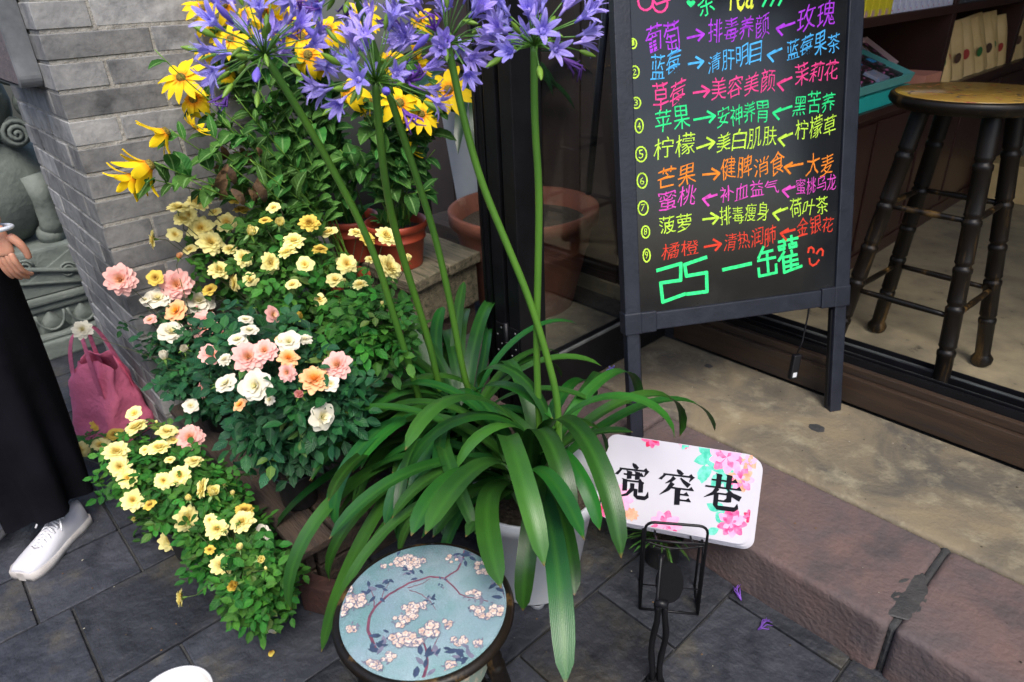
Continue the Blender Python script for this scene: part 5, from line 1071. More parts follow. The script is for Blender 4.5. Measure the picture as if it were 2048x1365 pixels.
# floret meshes: funnel with six recurved petals, stamens
def floret(openn, seed):
    random.seed(seed); b = MB(); tl = .019
    b.tube([(0, 0, 0), (0, 0, tl * .5), (0, 0, tl)], [.0014, .0024, .0040], 6)
    for k in range(6):
        a = k * 1.0472 + rnd(-.1, .1); rows = []
        for i in range(6):
            q = i / 5; rad = .0035 + openn * (.020 * q ** 1.4); zz_ = tl * .8 + .026 * q - openn * .010 * q ** 2.5; wd = .0036 * math.sin(math.pi * (.16 + .80 * q)) ** .8 + .0004
            ca_, sa_ = math.cos(a), math.sin(a); rows.append([(rad * ca_ - sa_ * wd * u, rad * sa_ + ca_ * wd * u, zz_ - abs(u) * .0012) for u in (-1, 0, 1)])
        b.grid(rows, st=True)
    for k in range(4): a = k * 1.57 + .3; b.tube([(0, 0, tl), (.004 * math.cos(a), .004 * math.sin(a), tl + .016), (.007 * math.cos(a), .007 * math.sin(a), tl + .021)], .0004, 3)
    return b.mesh('floret', AGA)
FLO = [floret(o_, i) for i, o_ in enumerate((1.0, .85, .65, .45, 1.1))]
def wilt(seed):
    random.seed(seed); b = MB()
    for k in range(6):
        a = rnd(0, 6.28); P = [V((0, 0, 0)), V((.003 * math.cos(a), .003 * math.sin(a), .012)), V((.010 * math.cos(a) + rnd(-.006, .006), .010 * math.sin(a), .024)), V((.014 * math.cos(a + 1), .014 * math.sin(a + .6), .034))]
        b.tube(P, [.0014, .0020, .0016, .0006], 4)
    return b.mesh('wilted_floret', AGAD)
WIL = [wilt(31), wilt(32)]
b = MB(); b.lathe([(0, 0), (.0022, .003), (.0042, .011), (.0034, .021), (.0006, .029)], n=8); PODM = b.mesh('seed_pod', BUD)
b = MB(); b.lathe([(0, 0), (.0018, .003), (.0050, .020), (.0036, .030), (.0004, .036)], n=8); FBUD = b.mesh('flower_bud', AGA)
random.seed(11)
def umbel(par, path, c, axis, rad, n, lo=-.25, dens=None):
    b = MB(); b.tube([q - par.location for q in path], [.0090 - .0022 * i / (len(path) - 1) for i in range(len(path))], 12); stk = link('flower_stalk', b.mesh('flower_stalk', STALK), par)
    pb = MB(); axis = axis.normalized(); q0 = axis.to_track_quat('Z', 'Y'); gold = 2.39996
    m = 0
    for k in range(n):
        cz = 1 - (1 - lo) * (k + .5) / n; sr_ = math.sqrt(max(0, 1 - cz * cz)); a = k * gold + rnd(-.25, .25); d = q0 @ V((sr_ * math.cos(a), sr_ * math.sin(a), cz)); d = (d + V((rnd(-.12, .12), rnd(-.12, .12), rnd(-.12, .12)))).normalized()
        ln = rad * rnd(.50, .78); e = c + d * ln + V((0, 0, -.006)); pb.tube([c - par.location, c + d * ln * .5 + V((0, 0, .003)) - par.location, e - par.location], [.0013, .0011, .0011], 5)
        dd = (d + V((0, 0, -.05 + (.10 if d.z > 0 else -.25)))).normalized()
        u = rnd(0, 1); s = rnd(1.15, 1.5)
        me = random.choice(FLO) if u < .74 else (random.choice(WIL) if u < .80 else (FBUD if u < .86 else PODM))
        if d.z < -.08 and u > .35: me = PODM if u > .55 else random.choice(WIL)
        link(me.name.split('.')[0], me, stk, e - par.location, aim(dd, rnd(0, 6.28)), s)
    for k in range(10):
        d = q0 @ V((rnd(-1, 1), rnd(-1, 1), rnd(-.1, .9))).normalized(); e = c + d * rad * rnd(.25, .4); pb.tube([c - par.location, e - par.location], .0011, 5)
        if k % 2: link('seed_pod', PODM, stk, e - par.location, aim(d + V((0, 0, -.9 if k % 4 == 1 else .3))), rnd(.9, 1.3))
    o = link('pedicels', pb.mesh('pedicels', STALK), stk); return stk
def vpath(pts, dist):    # stalk traced through its height; distance from the viewer runs from crown to head
    n_ = len(pts); return [ond(x, y, dist[0] + (dist[1] - dist[0]) * (i / (n_ - 1))) for i, (x, y) in enumerate(pts)]
def smooth(P, k=3):
    for _ in range(k): P = [P[0]] + [x for a, b_ in zip(P, P[1:]) for x in (a.lerp(b_, .25), a.lerp(b_, .75))] + [P[-1]]
    return P
STK = [
 (ag2, [(850, 840), (825, 750), (790, 640), (745, 490), (640, 290), (540, 128)], (1.62, 1.36), (530, 112), .138, 40),
 (ag2, [(880, 780), (855, 670), (810, 530), (782, 430), (765, 330), (751, 178)], (1.62, 1.30), (752, 165), .132, 40),
 (ag2, [(940, 790), (925, 740), (900, 600), (870, 470), (835, 360), (782, 198), (735, 60), (712, -8)], (1.62, 1.42), (708, -18), .13, 44),
 (ag1, [(1118, 900), (1116, 800), (1095, 715), (1060, 600), (1010, 480), (960, 360), (925, 230), (898, 100)], (1.39, 1.36), (895, 88), .128, 36),
 (ag1, [(1080, 880), (1072, 700), (1076, 550), (1079, 380), (1069, 250), (1068, 105)], (1.42, 1.33), (1068, 92), .118, 30),
]
for par, pts, dist, cpx, rad, n_ in STK:
    P = smooth(vpath(pts, dist)); c = ond(cpx[0], cpx[1], dist[1]); umbel(par, P + [c], c, (c - P[-4]).normalized() + V((0, 0, .5)), rad, n_)

# ================= ROSES
def petal(b, a, r0, ln, wd, el, curl, mi=0, nu=4, nv=3):
    ca_, sa_ = math.cos(a), math.sin(a); rows = []; e = el; rad = r0; z = 0; pts = []
    for i in range(nu + 1):
        q = i / nu; pts.append((rad, z, q)); e_ = el - curl * q; rad += ln / nu * math.cos(e_); z += ln / nu * math.sin(e_)
    j1, j2 = rnd(-.2, .2), rnd(-.25, .25)
    for rad, z, q in pts:
        w_ = wd * (math.sin(math.pi * min(1, (.12 + .62 * q))) ** .8) * (1 if q < .99 else .72); row = []
        for j in range(nv + 1):
            u = j / nv * 2 - 1; cup = .22 * u * u * wd * (1 - q * .6); rr = rad - (u * u) * ln * .13 * q; zz_ = z + cup + (j1 * u + j2 * u * abs(u)) * wd * .5 * q
            row.append((rr * ca_ - sa_ * w_ * u, rr * sa_ + ca_ * w_ * u, zz_))
        rows.append(row)
    b.grid(rows)
def rose(seed, R_, layers, full=1.0):
    random.seed(seed); b = MB()
    for li, (n, ln, wd, el, cu, r0) in enumerate(layers):
        for k in range(n): petal(b, 6.283 * k / n + li * .7 + rnd(-.15, .15), r0 * R_, ln * R_ * rnd(.86, 1.08), wd * R_, el + rnd(-.12, .12), cu * rnd(.6, 1.3))
    return b
LAY_FULL = [(11, .92, .28, .12, .5, .04), (11, .80, .26, .50, .7, .06), (10, .68, .23, .80, .8, .08), (9, .56, .19, 1.0, .7, .08), (7, .46, .15, 1.15, .5, .07), (6, .38, .11, 1.3, .3, .05), (4, .30, .08, 1.5, 0, .02)]
LAY_OPEN = [(7, .95, .44, .1, .4, .05), (6, .75, .34, .4, .5, .05), (6, .5, .2, .8, .3, .04), (5, .3, .10, 1.1, .1, .02)]
LAY_BUD = [(5, .9, .36, 1.1, -.1, .05), (5, .9, .30, 1.3, -.2, .03), (3, .8, .2, 1.5, -.2, .01)]
RM = {}
for nm, lay in (('full', LAY_FULL), ('open', LAY_OPEN), ('bud', LAY_BUD)):
    for s_ in range(3): RM[(nm, s_)] = rose(90 + s_, .025, lay).mesh('rose_flower', YEL)
b = MB()
for k in range(5):
    a = k * 1.2566; b.grid([[(r_ * math.cos(a) - math.sin(a) * w_ * u, r_ * math.sin(a) + math.cos(a) * w_ * u, z_) for u in (-1, 0, 1)] for r_, w_, z_ in ((.002, .0015, .002), (.007, .0022, .001), (.014, .0003, -.004))])
b.lathe([(.0006, -.012), (.0028, -.006), (.0030, -.001), (.0015, .002)], n=8); SEP = b.mesh('sepals', STEM)
# compound rose leaf: five or three toothed leaflets folded along the midrib
def leaflet(b, o, d, ln, wd, up, serr=True):
    d = d.normalized(); s = d.cross(up).normalized(); up = s.cross(d); k = 6; ctr, lf_, rt_ = [], [], []
    for i in range(k + 1):
        q = i / k; w_ = wd * math.sin(math.pi * q ** .85) ** .85 if 0 < q < 1 else 0; c = o + d * ln * q - up * ln * .12 * q * q
        j = .90 if i % 2 else 1.06; ctr.append(c); lf_.append(c + s * w_ * j + up * w_ * .28); rt_.append(c - s * w_ * j + up * w_ * .28)
    vs = ctr + lf_[1:-1] + rt_[1:-1]; n = k + 1; m = k - 1; fs = []
    Lx = lambda i: n + i - 1; Rx = lambda i: n + m + i - 1
    fs += [(0, 1, Lx(1)), (0, Rx(1), 1)]
    for i in range(1, k - 1): fs += [(i, i + 1, Lx(i + 1), Lx(i)), (i, Rx(i), Rx(i + 1), i + 1)]
    fs += [(k - 1, k, Lx(k - 1)), (k - 1, Rx(k - 1), k)]; b.add(vs, fs, 0, True, [(0, i / k, 0) for i in range(k + 1)] + [(1, i / k, 0) for i in range(1, k)] + [(1, i / k, 0) for i in range(1, k)])
def cleafm(seed, n, L_=.036):
    random.seed(seed); b = MB(); up = V((0, 0, 1)); P = [V((0, 0, 0)), V((.018, 0, .003)), V((.040, 0, rnd(-.004, .006))), V((.060, rnd(-.008, .008), rnd(-.014, .004)))]; b.tube(P, .0007, 3)
    leaflet(b, P[3], V((1, rnd(-.2, .2), rnd(-.35, 0))), L_ * rnd(.95, 1.1), L_ * .30, up)
    for q, (p, s) in enumerate(((P[2], 1), (P[2], -1), (P[1], 1), (P[1], -1))[:n - 1]):
        leaflet(b, p, V((.55, s * .85, rnd(-.25, .2))), L_ * rnd(.75, .95) * (1 if q < 2 else .85), L_ * .27, (up + V((rnd(-.3, .3), rnd(-.3, .3), 0))).normalized())
    return b.mesh('leaf', LEAF_R)
CLM = [cleafm(i, 5 if i % 3 else 3) for i in range(8)]
random.seed(21)
def ray_ell(px, py, c, r):
    d = ray(px, py); inv = V((1 / r.x, 1 / r.y, 1 / r.z)); o = V(((O.x - c.x) * inv.x, (O.y - c.y) * inv.y, (O.z - c.z) * inv.z)); e = V((d.x * inv.x, d.y * inv.y, d.z * inv.z))
    A = e.dot(e); B = o.dot(e); Cc = o.dot(o) - 1; D = B * B - A * Cc
    t = (-B - math.sqrt(D)) / A if D > 0 else -B / A
    return O + d * t
ALL = []
def bush(label, cat, potc, potr, poth, ells, nleaf, flowers, leafm, potz=0, stuff=700, drop=.03, young=.06, lsz=1.0):
    t = thing('potted_rose', label, cat, (potc[0], potc[1], potz)); L0 = V(t.location); pot('pot', potc[0], potc[1], potz, potr, poth, BLKPOT, t, .78, .006, .012)
    root = V((potc[0], potc[1], potz + poth - .01)); ells = [(V(c), V(r)) for c, r in ells]
    stems = MB()
    def stem(end, rad=.0016, n=7):
        s_ = root + V((rnd(-.5, .5), rnd(-.5, .5), 0)) * potr; mid = s_.lerp(end, .5) + V((rnd(-.02, .02), rnd(-.02, .02), rnd(.0, .06))); P = bez(s_, s_.lerp(mid, .6) + V((0, 0, .02)), mid, end, n); stems.tube([p - L0 for p in P], [rad * (1.25 - .5 * i / n) for i in range(n + 1)], 4, cap=False); return P
    fpos = []
    for (px, py, dpx, kind, colr, face) in flowers:
        def tval(e_, k_):
            d_ = ray(px, py); q_ = V(((O.x - e_[0].x) / e_[1].x, (O.y - e_[0].y) / e_[1].y, (O.z - e_[0].z) / e_[1].z)) / k_; f_ = V((d_.x / e_[1].x, d_.y / e_[1].y, d_.z / e_[1].z)) / k_
            A = f_.dot(f_); B = q_.dot(f_); D = B * B - A * (q_.dot(q_) - 1); return ((-B - math.sqrt(D)) / A, 0) if D > 0 else (-B / A, -D)
        own = [(tval(e_, 1.15), e_) for e_ in ells]; hit = [h for h in own if h[0][1] == 0]; tb, best = min(hit, key=lambda h: h[0][0]) if hit else min(own, key=lambda h: h[0][1])
        oth = [tval(e_, 1.12) for e_ in ALL]; tt = min([tb[0]] + [h[0] for h in oth if h[1] == 0 and h[0] > tb[0] - .35]); p = O + ray(px, py) * tt
        if p.y > CY - .05 and p.x < CX + .07: q_ = ony(px, py, CY - .06); p = q_ if q_.x < CX + .03 else onx(px, py, CX + .08)
        dep = (p - O).dot(AF); dia = dpx * dep / 1365; tocam = (O - p).normalized(); outw = (p - best[0]).normalized()
        if face == 'f': d = tocam * .75 + V((0, 0, .35)) + V((rnd(-.5, .5), rnd(-.5, .5), rnd(-.3, .4)))
        elif face == 'u': d = V((0, 0, 1)) + tocam * .25 + V((rnd(-.3, .3), rnd(-.3, .3), 0))
        elif face == 'l': d = -AX * 1.0 + tocam * .35
        else: d = AX * .9 + tocam * .5
        d = (d + outw * .25).normalized(); me = RM[(kind, random.randint(0, 2))]; q = aim(d, rnd(0, 6.28)); sc_ = dia / 2 / .0205 * (1.25 if kind == 'bud' else 1)
        f = link('rose_flower', me, t, p - L0, q, sc_); setmat(f, colr)
        link('sepals', SEP, f, None, None, None if kind != 'bud' else 1.3)
        fpos.append(p); e = p - d * .012 * sc_; P = stem(e - d * .02); stems.tube([P[-1] - L0, (e - L0)], [.0014, .0012], 5)
    for k in range(7):      # small closed buds standing above the leaves
        c, r = ells[random.randrange(len(ells))]; a = rnd(0, 6.28); p = c + V((r.x * .8 * math.cos(a), r.y * .8 * math.sin(a), r.z * rnd(.75, 1.05)))
        if p.y > CY - .04 and p.x < CX + .05: continue
        f = link('rose_bud', RM[('bud', k % 3)], t, p - L0, aim(V((rnd(-.4, .4), rnd(-.4, .4), 1))), rnd(.28, .45)); setmat(f, random.choice((leafm, YEL, STEM)) if flowers[0][4] in (YEL, YOLD) else random.choice((leafm, PINK))); link('sepals', SEP, f, None, None, 1.8); stem(p)
    tot = nleaf
    lfs = []
    for k in range(tot):
        c, r = ells[random.randrange(len(ells))]
        while True:
            v = V((rnd(-1, 1), rnd(-1, 1), rnd(-1, 1)))
            if .1 < v.length < 1: break
        rr = random.choice((rnd(.6, 1.08), rnd(.6, 1.08), rnd(.6, 1.08), rnd(.25, .7), rnd(1.0, 1.28))); v = v.normalized(); nzz = 1 + .16 * NZ.noise(v * 2.3 + c * 3)
        p = c + V((v.x * r.x, v.y * r.y, v.z * r.z)) * rr * nzz
        if p.z < potz + .03 or (p.y > CY - .03 and p.x < CX + .03): continue
        if any((p - f).length < .03 or (p + (O - p).normalized() * 0 - f - (O - f).normalized() * .045).length < .035 for f in fpos) : continue
        d = (v * .6 + V((rnd(-.8, .8), rnd(-.8, .8), rnd(-.6, .5)))).normalized(); up = (V((0, 0, 1)) + (O - p).normalized() * .35 + V((rnd(-.8, .8), rnd(-.8, .8), rnd(-.2, .2)))).normalized()
        x = (d - up * d.dot(up)).normalized(); y = up.cross(x); q = Matrix((x, y, up)).transposed().to_quaternion(); sz = lsz * rnd(.75, 1.2)
        o = link('leaf', random.choice(CLM), t, p - x * .04 * sz - L0, q, sz); setmat(o, LEAF_Y if rnd(0, 1) < young else leafm); lfs.append(o)
        if k % 5 == 0: stem(p - x * .04 * sz, .0012, 5)
    if len(lfs) > 290:      # beyond 290 leaves the least visible are merged
        lfs.sort(key=lambda o: (o.location + L0 - O).length); mb = MB()
        for o in lfs[290:]:
            Mx = Matrix.LocRotScale(o.location, o.rotation_quaternion, o.scale); mb.add([Mx @ v.co for v in o.data.vertices], [tuple(p.vertices) for p in o.data.polygons], 0, True, [tuple(a.vector) for a in o.data.attributes['st'].data]); bpy.data.objects.remove(o)
        fo = mb.build('foliage', leafm, t); fo['kind'] = 'stuff'
    s = stems.build('stems', STEMD, t)
    return t
BQ = []
Y, YO, P_, W_, OR = YEL, YOLD, PINK, WHITE, ORNG
def E_(px, py, y, rx, ry, rz): return (ony(px, py, y), (rx, ry, rz))
A1f = [(404, 389, 34, 'full', YO, 'u'), (396, 407, 44, 'full', Y, 'u'), (356, 417, 38, 'full', Y, 'u'), (367, 440, 36, 'full', Y, 'u'), (402, 457, 50, 'full', Y, 'f'), (421, 486, 50, 'full', Y, 'f'), (454, 446, 42, 'full', Y, 'f'), (468, 399, 26, 'open', YO, 'u'), (483, 420, 30, 'open', YO, 'u'), (439, 541, 42, 'full', Y, 'f'), (487, 517, 34, 'full', Y, 'f'), (471, 566, 36, 'full', Y, 'l'), (307, 479, 36, 'open', Y, 'l'), (379, 430, 30, 'full', Y, 'f'), (567, 504, 36, 'full', Y, 'f'), (430, 425, 24, 'open', Y, 'u'), (500, 470, 32, 'bud', Y, 'f'), (520, 440, 20, 'full', Y, 'u'), (460, 500, 28, 'full', Y, 'u'), (350, 470, 28, 'open', Y, 'f'), (380, 500, 28, 'open', Y, 'u'), (500, 560, 28, 'open', Y, 'f'), (420, 580, 28, 'open', YO, 'u')]
A2f = [(547, 416, 26, 'open', Y, 'u'), (530, 442, 24, 'open', YO, 'u'), (619, 447, 38, 'full', YO, 'f'), (658, 465, 36, 'open', Y, 'u'), (712, 467, 28, 'full', Y, 'u'), (734, 478, 30, 'full', YO, 'f'), (773, 473, 42, 'full', Y, 'f'), (588, 483, 42, 'full', Y, 'u'), (540, 526, 40, 'full', Y, 'r'), (693, 529, 42, 'full', Y, 'f'), (776, 536, 56, 'full', Y, 'f'), (813, 525, 24, 'bud', Y, 'f'), (575, 505, 34, 'full', Y, 'u'), (640, 500, 28, 'full', YO, 'u'), (610, 530, 32, 'open', Y, 'f'), (670, 560, 32, 'open', Y, 'u'), (720, 570, 28, 'full', Y, 'u'), (585, 570, 28, 'open', Y, 'u'), (560, 450, 28, 'bud', Y, 'f'), (640, 600, 24, 'open', Y, 'f'), (740, 520, 20, 'full', Y, 'u'), (600, 640, 28, 'bud', YO, 'u')]
EL = [E_(455, 510, .80, .18, .15, .15), E_(390, 460, .84, .11, .10, .10)]
ALL += [(V(c), V(r)) for c, r in EL]
BQ.append(lambda EL=EL: bush('upper left yellow rose bush beside the brick pier', 'rose bush', (-2.14, .92), .07, .13, EL, 760, A1f, LEAF_R, .20))
EL = [E_(615, 590, .82, .18, .15, .13), E_(740, 655, .80, .12, .10, .11), E_(560, 490, .84, .15, .12, .12)]
ALL += [(V(c), V(r)) for c, r in EL]
BQ.append(lambda EL=EL: bush('upper right yellow rose bush in black pot below the red pots', 'rose bush', (-1.93, .93), .07, .14, EL, 560, A2f, LEAF_R, .20))
B1f = [(241, 560, 58, 'full', P_, 'f'), (311, 556, 30, 'open', YO, 'f'), (353, 570, 58, 'full', P_, 'f'), (316, 597, 48, 'open', W_, 'f'), (398, 603, 56, 'open', W_, 'f'), (353, 622, 44, 'open', OR, 'f'), (419, 620, 20, 'bud', OR, 'f'), (413, 654, 60, 'full', P_, 'f'), (344, 665, 52, 'open', W_, 'u'), (423, 711, 48, 'full', P_, 'f'), (165, 660, 36, 'full', W_, 'f'), (357, 517, 18, 'bud', OR, 'f'), (406, 780, 34, 'full', P_, 'l'), (382, 812, 28, 'open', W_, 'f'), (300, 640, 24, 'open', P_, 'u'), (370, 700, 24, 'bud', W_, 'f'), (330, 720, 28, 'bud', W_, 'u'), (440, 690, 28, 'open', W_, 'f'), (290, 600, 20, 'open', W_, 'u')]
B2f = [(497, 715, 60, 'full', P_, 'f'), (530, 702, 46, 'full', P_, 'f'), (475, 680, 36, 'open', W_, 'u'), (499, 661, 32, 'open', W_, 'u'), (545, 630, 34, 'open', P_, 'r'), (491, 640, 28, 'open', W_, 'u'), (578, 684, 44, 'open', W_, 'f'), (577, 717, 40, 'full', OR, 'f'), (675, 731, 56, 'full', P_, 'f'), (629, 760, 58, 'full', OR, 'f'), (662, 768, 30, 'open', W_, 'f'), (511, 772, 62, 'open', W_, 'f'), (452, 768, 44, 'open', W_, 'u'), (644, 834, 56, 'open', W_, 'r'), (575, 745, 36, 'full', P_, 'f'), (540, 800, 24, 'full', W_, 'f'), (600, 790, 28, 'bud', P_, 'f'), (450, 720, 28, 'full', W_, 'u'), (610, 680, 28, 'full', W_, 'u'), (480, 810, 28, 'open', OR, 'u'), (560, 680, 20, 'open', OR, 'f')]
EL = [E_(350, 675, .54, .18, .12, .15), E_(400, 750, .52, .14, .10, .13), E_(250, 650, .50, .10, .07, .07)]
ALL += [(V(c), V(r)) for c, r in EL]
BQ.append(lambda EL=EL: bush('pink and white rose bush next to the pink tote bag and the brick pier', 'rose bush', (-2.16, .56), .065, .13, EL, 560, B1f, LEAF_D, .18))
EL = [E_(560, 750, .55, .16, .12, .13), E_(550, 860, .52, .14, .10, .10), E_(480, 700, .56, .12, .1, .13), E_(660, 800, .60, .08, .08, .10)]
ALL += [(V(c), V(r)) for c, r in EL]
BQ.append(lambda EL=EL: bush('pink, white and orange rose bush in the middle, left of the agapanthus leaves', 'rose bush', (-1.60, .56), .062, .12, EL, 540, B2f, LEAF_D, .18, lsz=1.1))
C1f = [(159, 902, 38, 'full', Y, 'f'), (201, 849, 36, 'full', YO, 'f'), (236, 836, 30, 'bud', Y, 'u'), (269, 827, 30, 'open', Y, 'f'), (274, 855, 42, 'full', Y, 'u'), (234, 904, 46, 'full', Y, 'u'), (240, 934, 40, 'full', Y, 'f'), (256, 957, 40, 'full', Y, 'f'), (267, 1001, 42, 'full', Y, 'f'), (120, 896, 14, 'bud', Y, 'f'), (200, 890, 32, 'open', Y, 'u'), (230, 870, 32, 'open', YO, 'u'), (290, 900, 20, 'open', Y, 'u')]
C2f = [(334, 864, 38, 'open', Y, 'u'), (319, 896, 40, 'full', Y, 'u'), (347, 881, 24, 'open', Y, 'u'), (381, 876, 50, 'full', P_, 'f'), (388, 923, 32, 'open', Y, 'u'), (328, 962, 34, 'full', Y, 'f'), (361, 952, 42, 'full', Y, 'f'), (407, 977, 40, 'full', Y, 'l'), (426, 990, 36, 'bud', Y, 'f'), (269, 1039, 14, 'bud', Y, 'f'), (373, 1037, 48, 'full', Y, 'r'), (343, 1080, 46, 'full', Y, 'f'), (300, 1010, 24, 'open', YO, 'u'), (380, 1000, 20, 'bud', Y, 'u'), (420, 1040, 24, 'full', Y, 'f'), (340, 920, 20, 'open', Y, 'u')]
C3f = [(434, 1059, 42, 'full', Y, 'f'), (485, 1044, 46, 'full', Y, 'u'), (489, 1022, 36, 'full', YO, 'u'), (444, 1131, 42, 'full', Y, 'f'), (364, 1196, 36, 'full', Y, 'l'), (449, 971, 14, 'bud', Y, 'f'), (466, 990, 14, 'bud', Y, 'f'), (525, 1067, 32, 'open', W_, 'f'), (480, 1100, 20, 'bud', Y, 'u'), (420, 1100, 20, 'full', YO, 'u'), (520, 1120, 24, 'bud', Y, 'f'), (470, 1170, 32, 'bud', YO, 'f')]
EL = [E_(215, 915, .24, .13, .10, .10), E_(285, 930, .26, .11, .10, .10)]
ALL += [(V(c), V(r)) for c, r in EL]
BQ.append(lambda EL=EL: bush('leftmost low yellow rose bush, beside the black trousers', 'rose bush', (-2.14, .27), .06, .12, EL, 330, C1f, LEAF_R, lsz=.85))
EL = [E_(355, 980, .30, .13, .10, .12), E_(330, 1040, .27, .10, .08, .09), E_(420, 1010, .34, .09, .08, .1)]
ALL += [(V(c), V(r)) for c, r in EL]
BQ.append(lambda EL=EL: bush('middle one of the three low yellow rose bushes in front of the wooden stand', 'rose bush', (-1.84, .29), .06, .12, EL, 430, C2f, LEAF_R, lsz=.85))
EL = [E_(455, 1090, .33, .11, .09, .12), E_(520, 1170, .33, .09, .08, .10)]
ALL += [(V(c), V(r)) for c, r in EL]
BQ.append(lambda EL=EL: bush('lowest yellow rose bush, at the front corner of the wooden stand', 'rose bush', (-1.50, .32), .062, .11, EL, 400, C3f, LEAF_R, lsz=.85))
for f_ in BQ: f_()
# ================= GOLDEN CONEFLOWERS
def rud(seed, droop, n=11, ln=.056):
    random.seed(seed); b = MB()
    for k in range(n):
        if rnd(0, 1) < .08: continue
        a = 6.283 * k / n + rnd(-.18, .18); rows = []; rad, z = .008, .002; e = (.25 - rnd(0, .3) - droop * .3) if droop != .75 else rnd(.9, 1.35); l_ = ln * rnd(.8, 1.12); tw_ = rnd(-.5, .5)
        for i in range(6):
            q = i / 5; wd = .0098 * math.sin(math.pi * (.15 + .8 * q)) ** .7 * (1 if q < 1 else .35); ca_, sa_ = math.cos(a), math.sin(a)
            rows.append([(rad * ca_ - sa_ * wd * u, rad * sa_ + ca_ * wd * u, z + (.003 * abs(u)) + u * tw_ * wd * q) for u in (-1, 0, 1)]); e -= (droop * .5 if droop != .75 else .16) * rnd(.7, 1.3); rad += l_ / 5 * math.cos(e); z += l_ / 5 * math.sin(e)
        b.grid(rows)
    return b.mesh('petals', RUD)
RD = [rud(i, dr) for i, dr in enumerate((.22, .42, .62, .75, .3))]
b = MB(); b.lathe([(0, -.004), (.009, -.002), (.011, .003), (.009, .009), (.004, .012), (0, .0125)], n=14); CONE = b.mesh('flower_cone', RUDC)
def lanc(seed, ln=.1, wd=.019, bend=.7):
    random.seed(seed); b = MB(); P = [V((0, 0, 0))]; e = .3
    for i in range(7): e -= bend / 7 * rnd(.5, 1.5); P.append(P[-1] + V((math.cos(e), rnd(-.06, .06), math.sin(e))) * ln / 7)
    rows = []
    for i, p in enumerate(P):
        q = i / 7; w_ = wd * (math.sin(math.pi * min(.985, .06 + .93 * q ** .9)) ** .8) * (1 if i < 7 else .2); wv = .12 * math.sin(i * 2.1 + seed)
        rows.append([p + V((0, w_ * u, abs(u) * w_ * .35 + wv * w_ * u)) for u in (-1, -.5, 0, .5, 1)])
    b.grid(rows, st=True); return b.mesh('leaf', LEAF_B)
LM = [lanc(i) for i in range(5)]; LW = [lanc(20 + i, .12, .036, 1.0) for i in range(4)]
random.seed(5)
def orient(d, up): x = d.normalized(); up = (up - x * up.dot(x)).normalized(); y = up.cross(x); return Matrix((x, y, up)).transposed().to_quaternion()
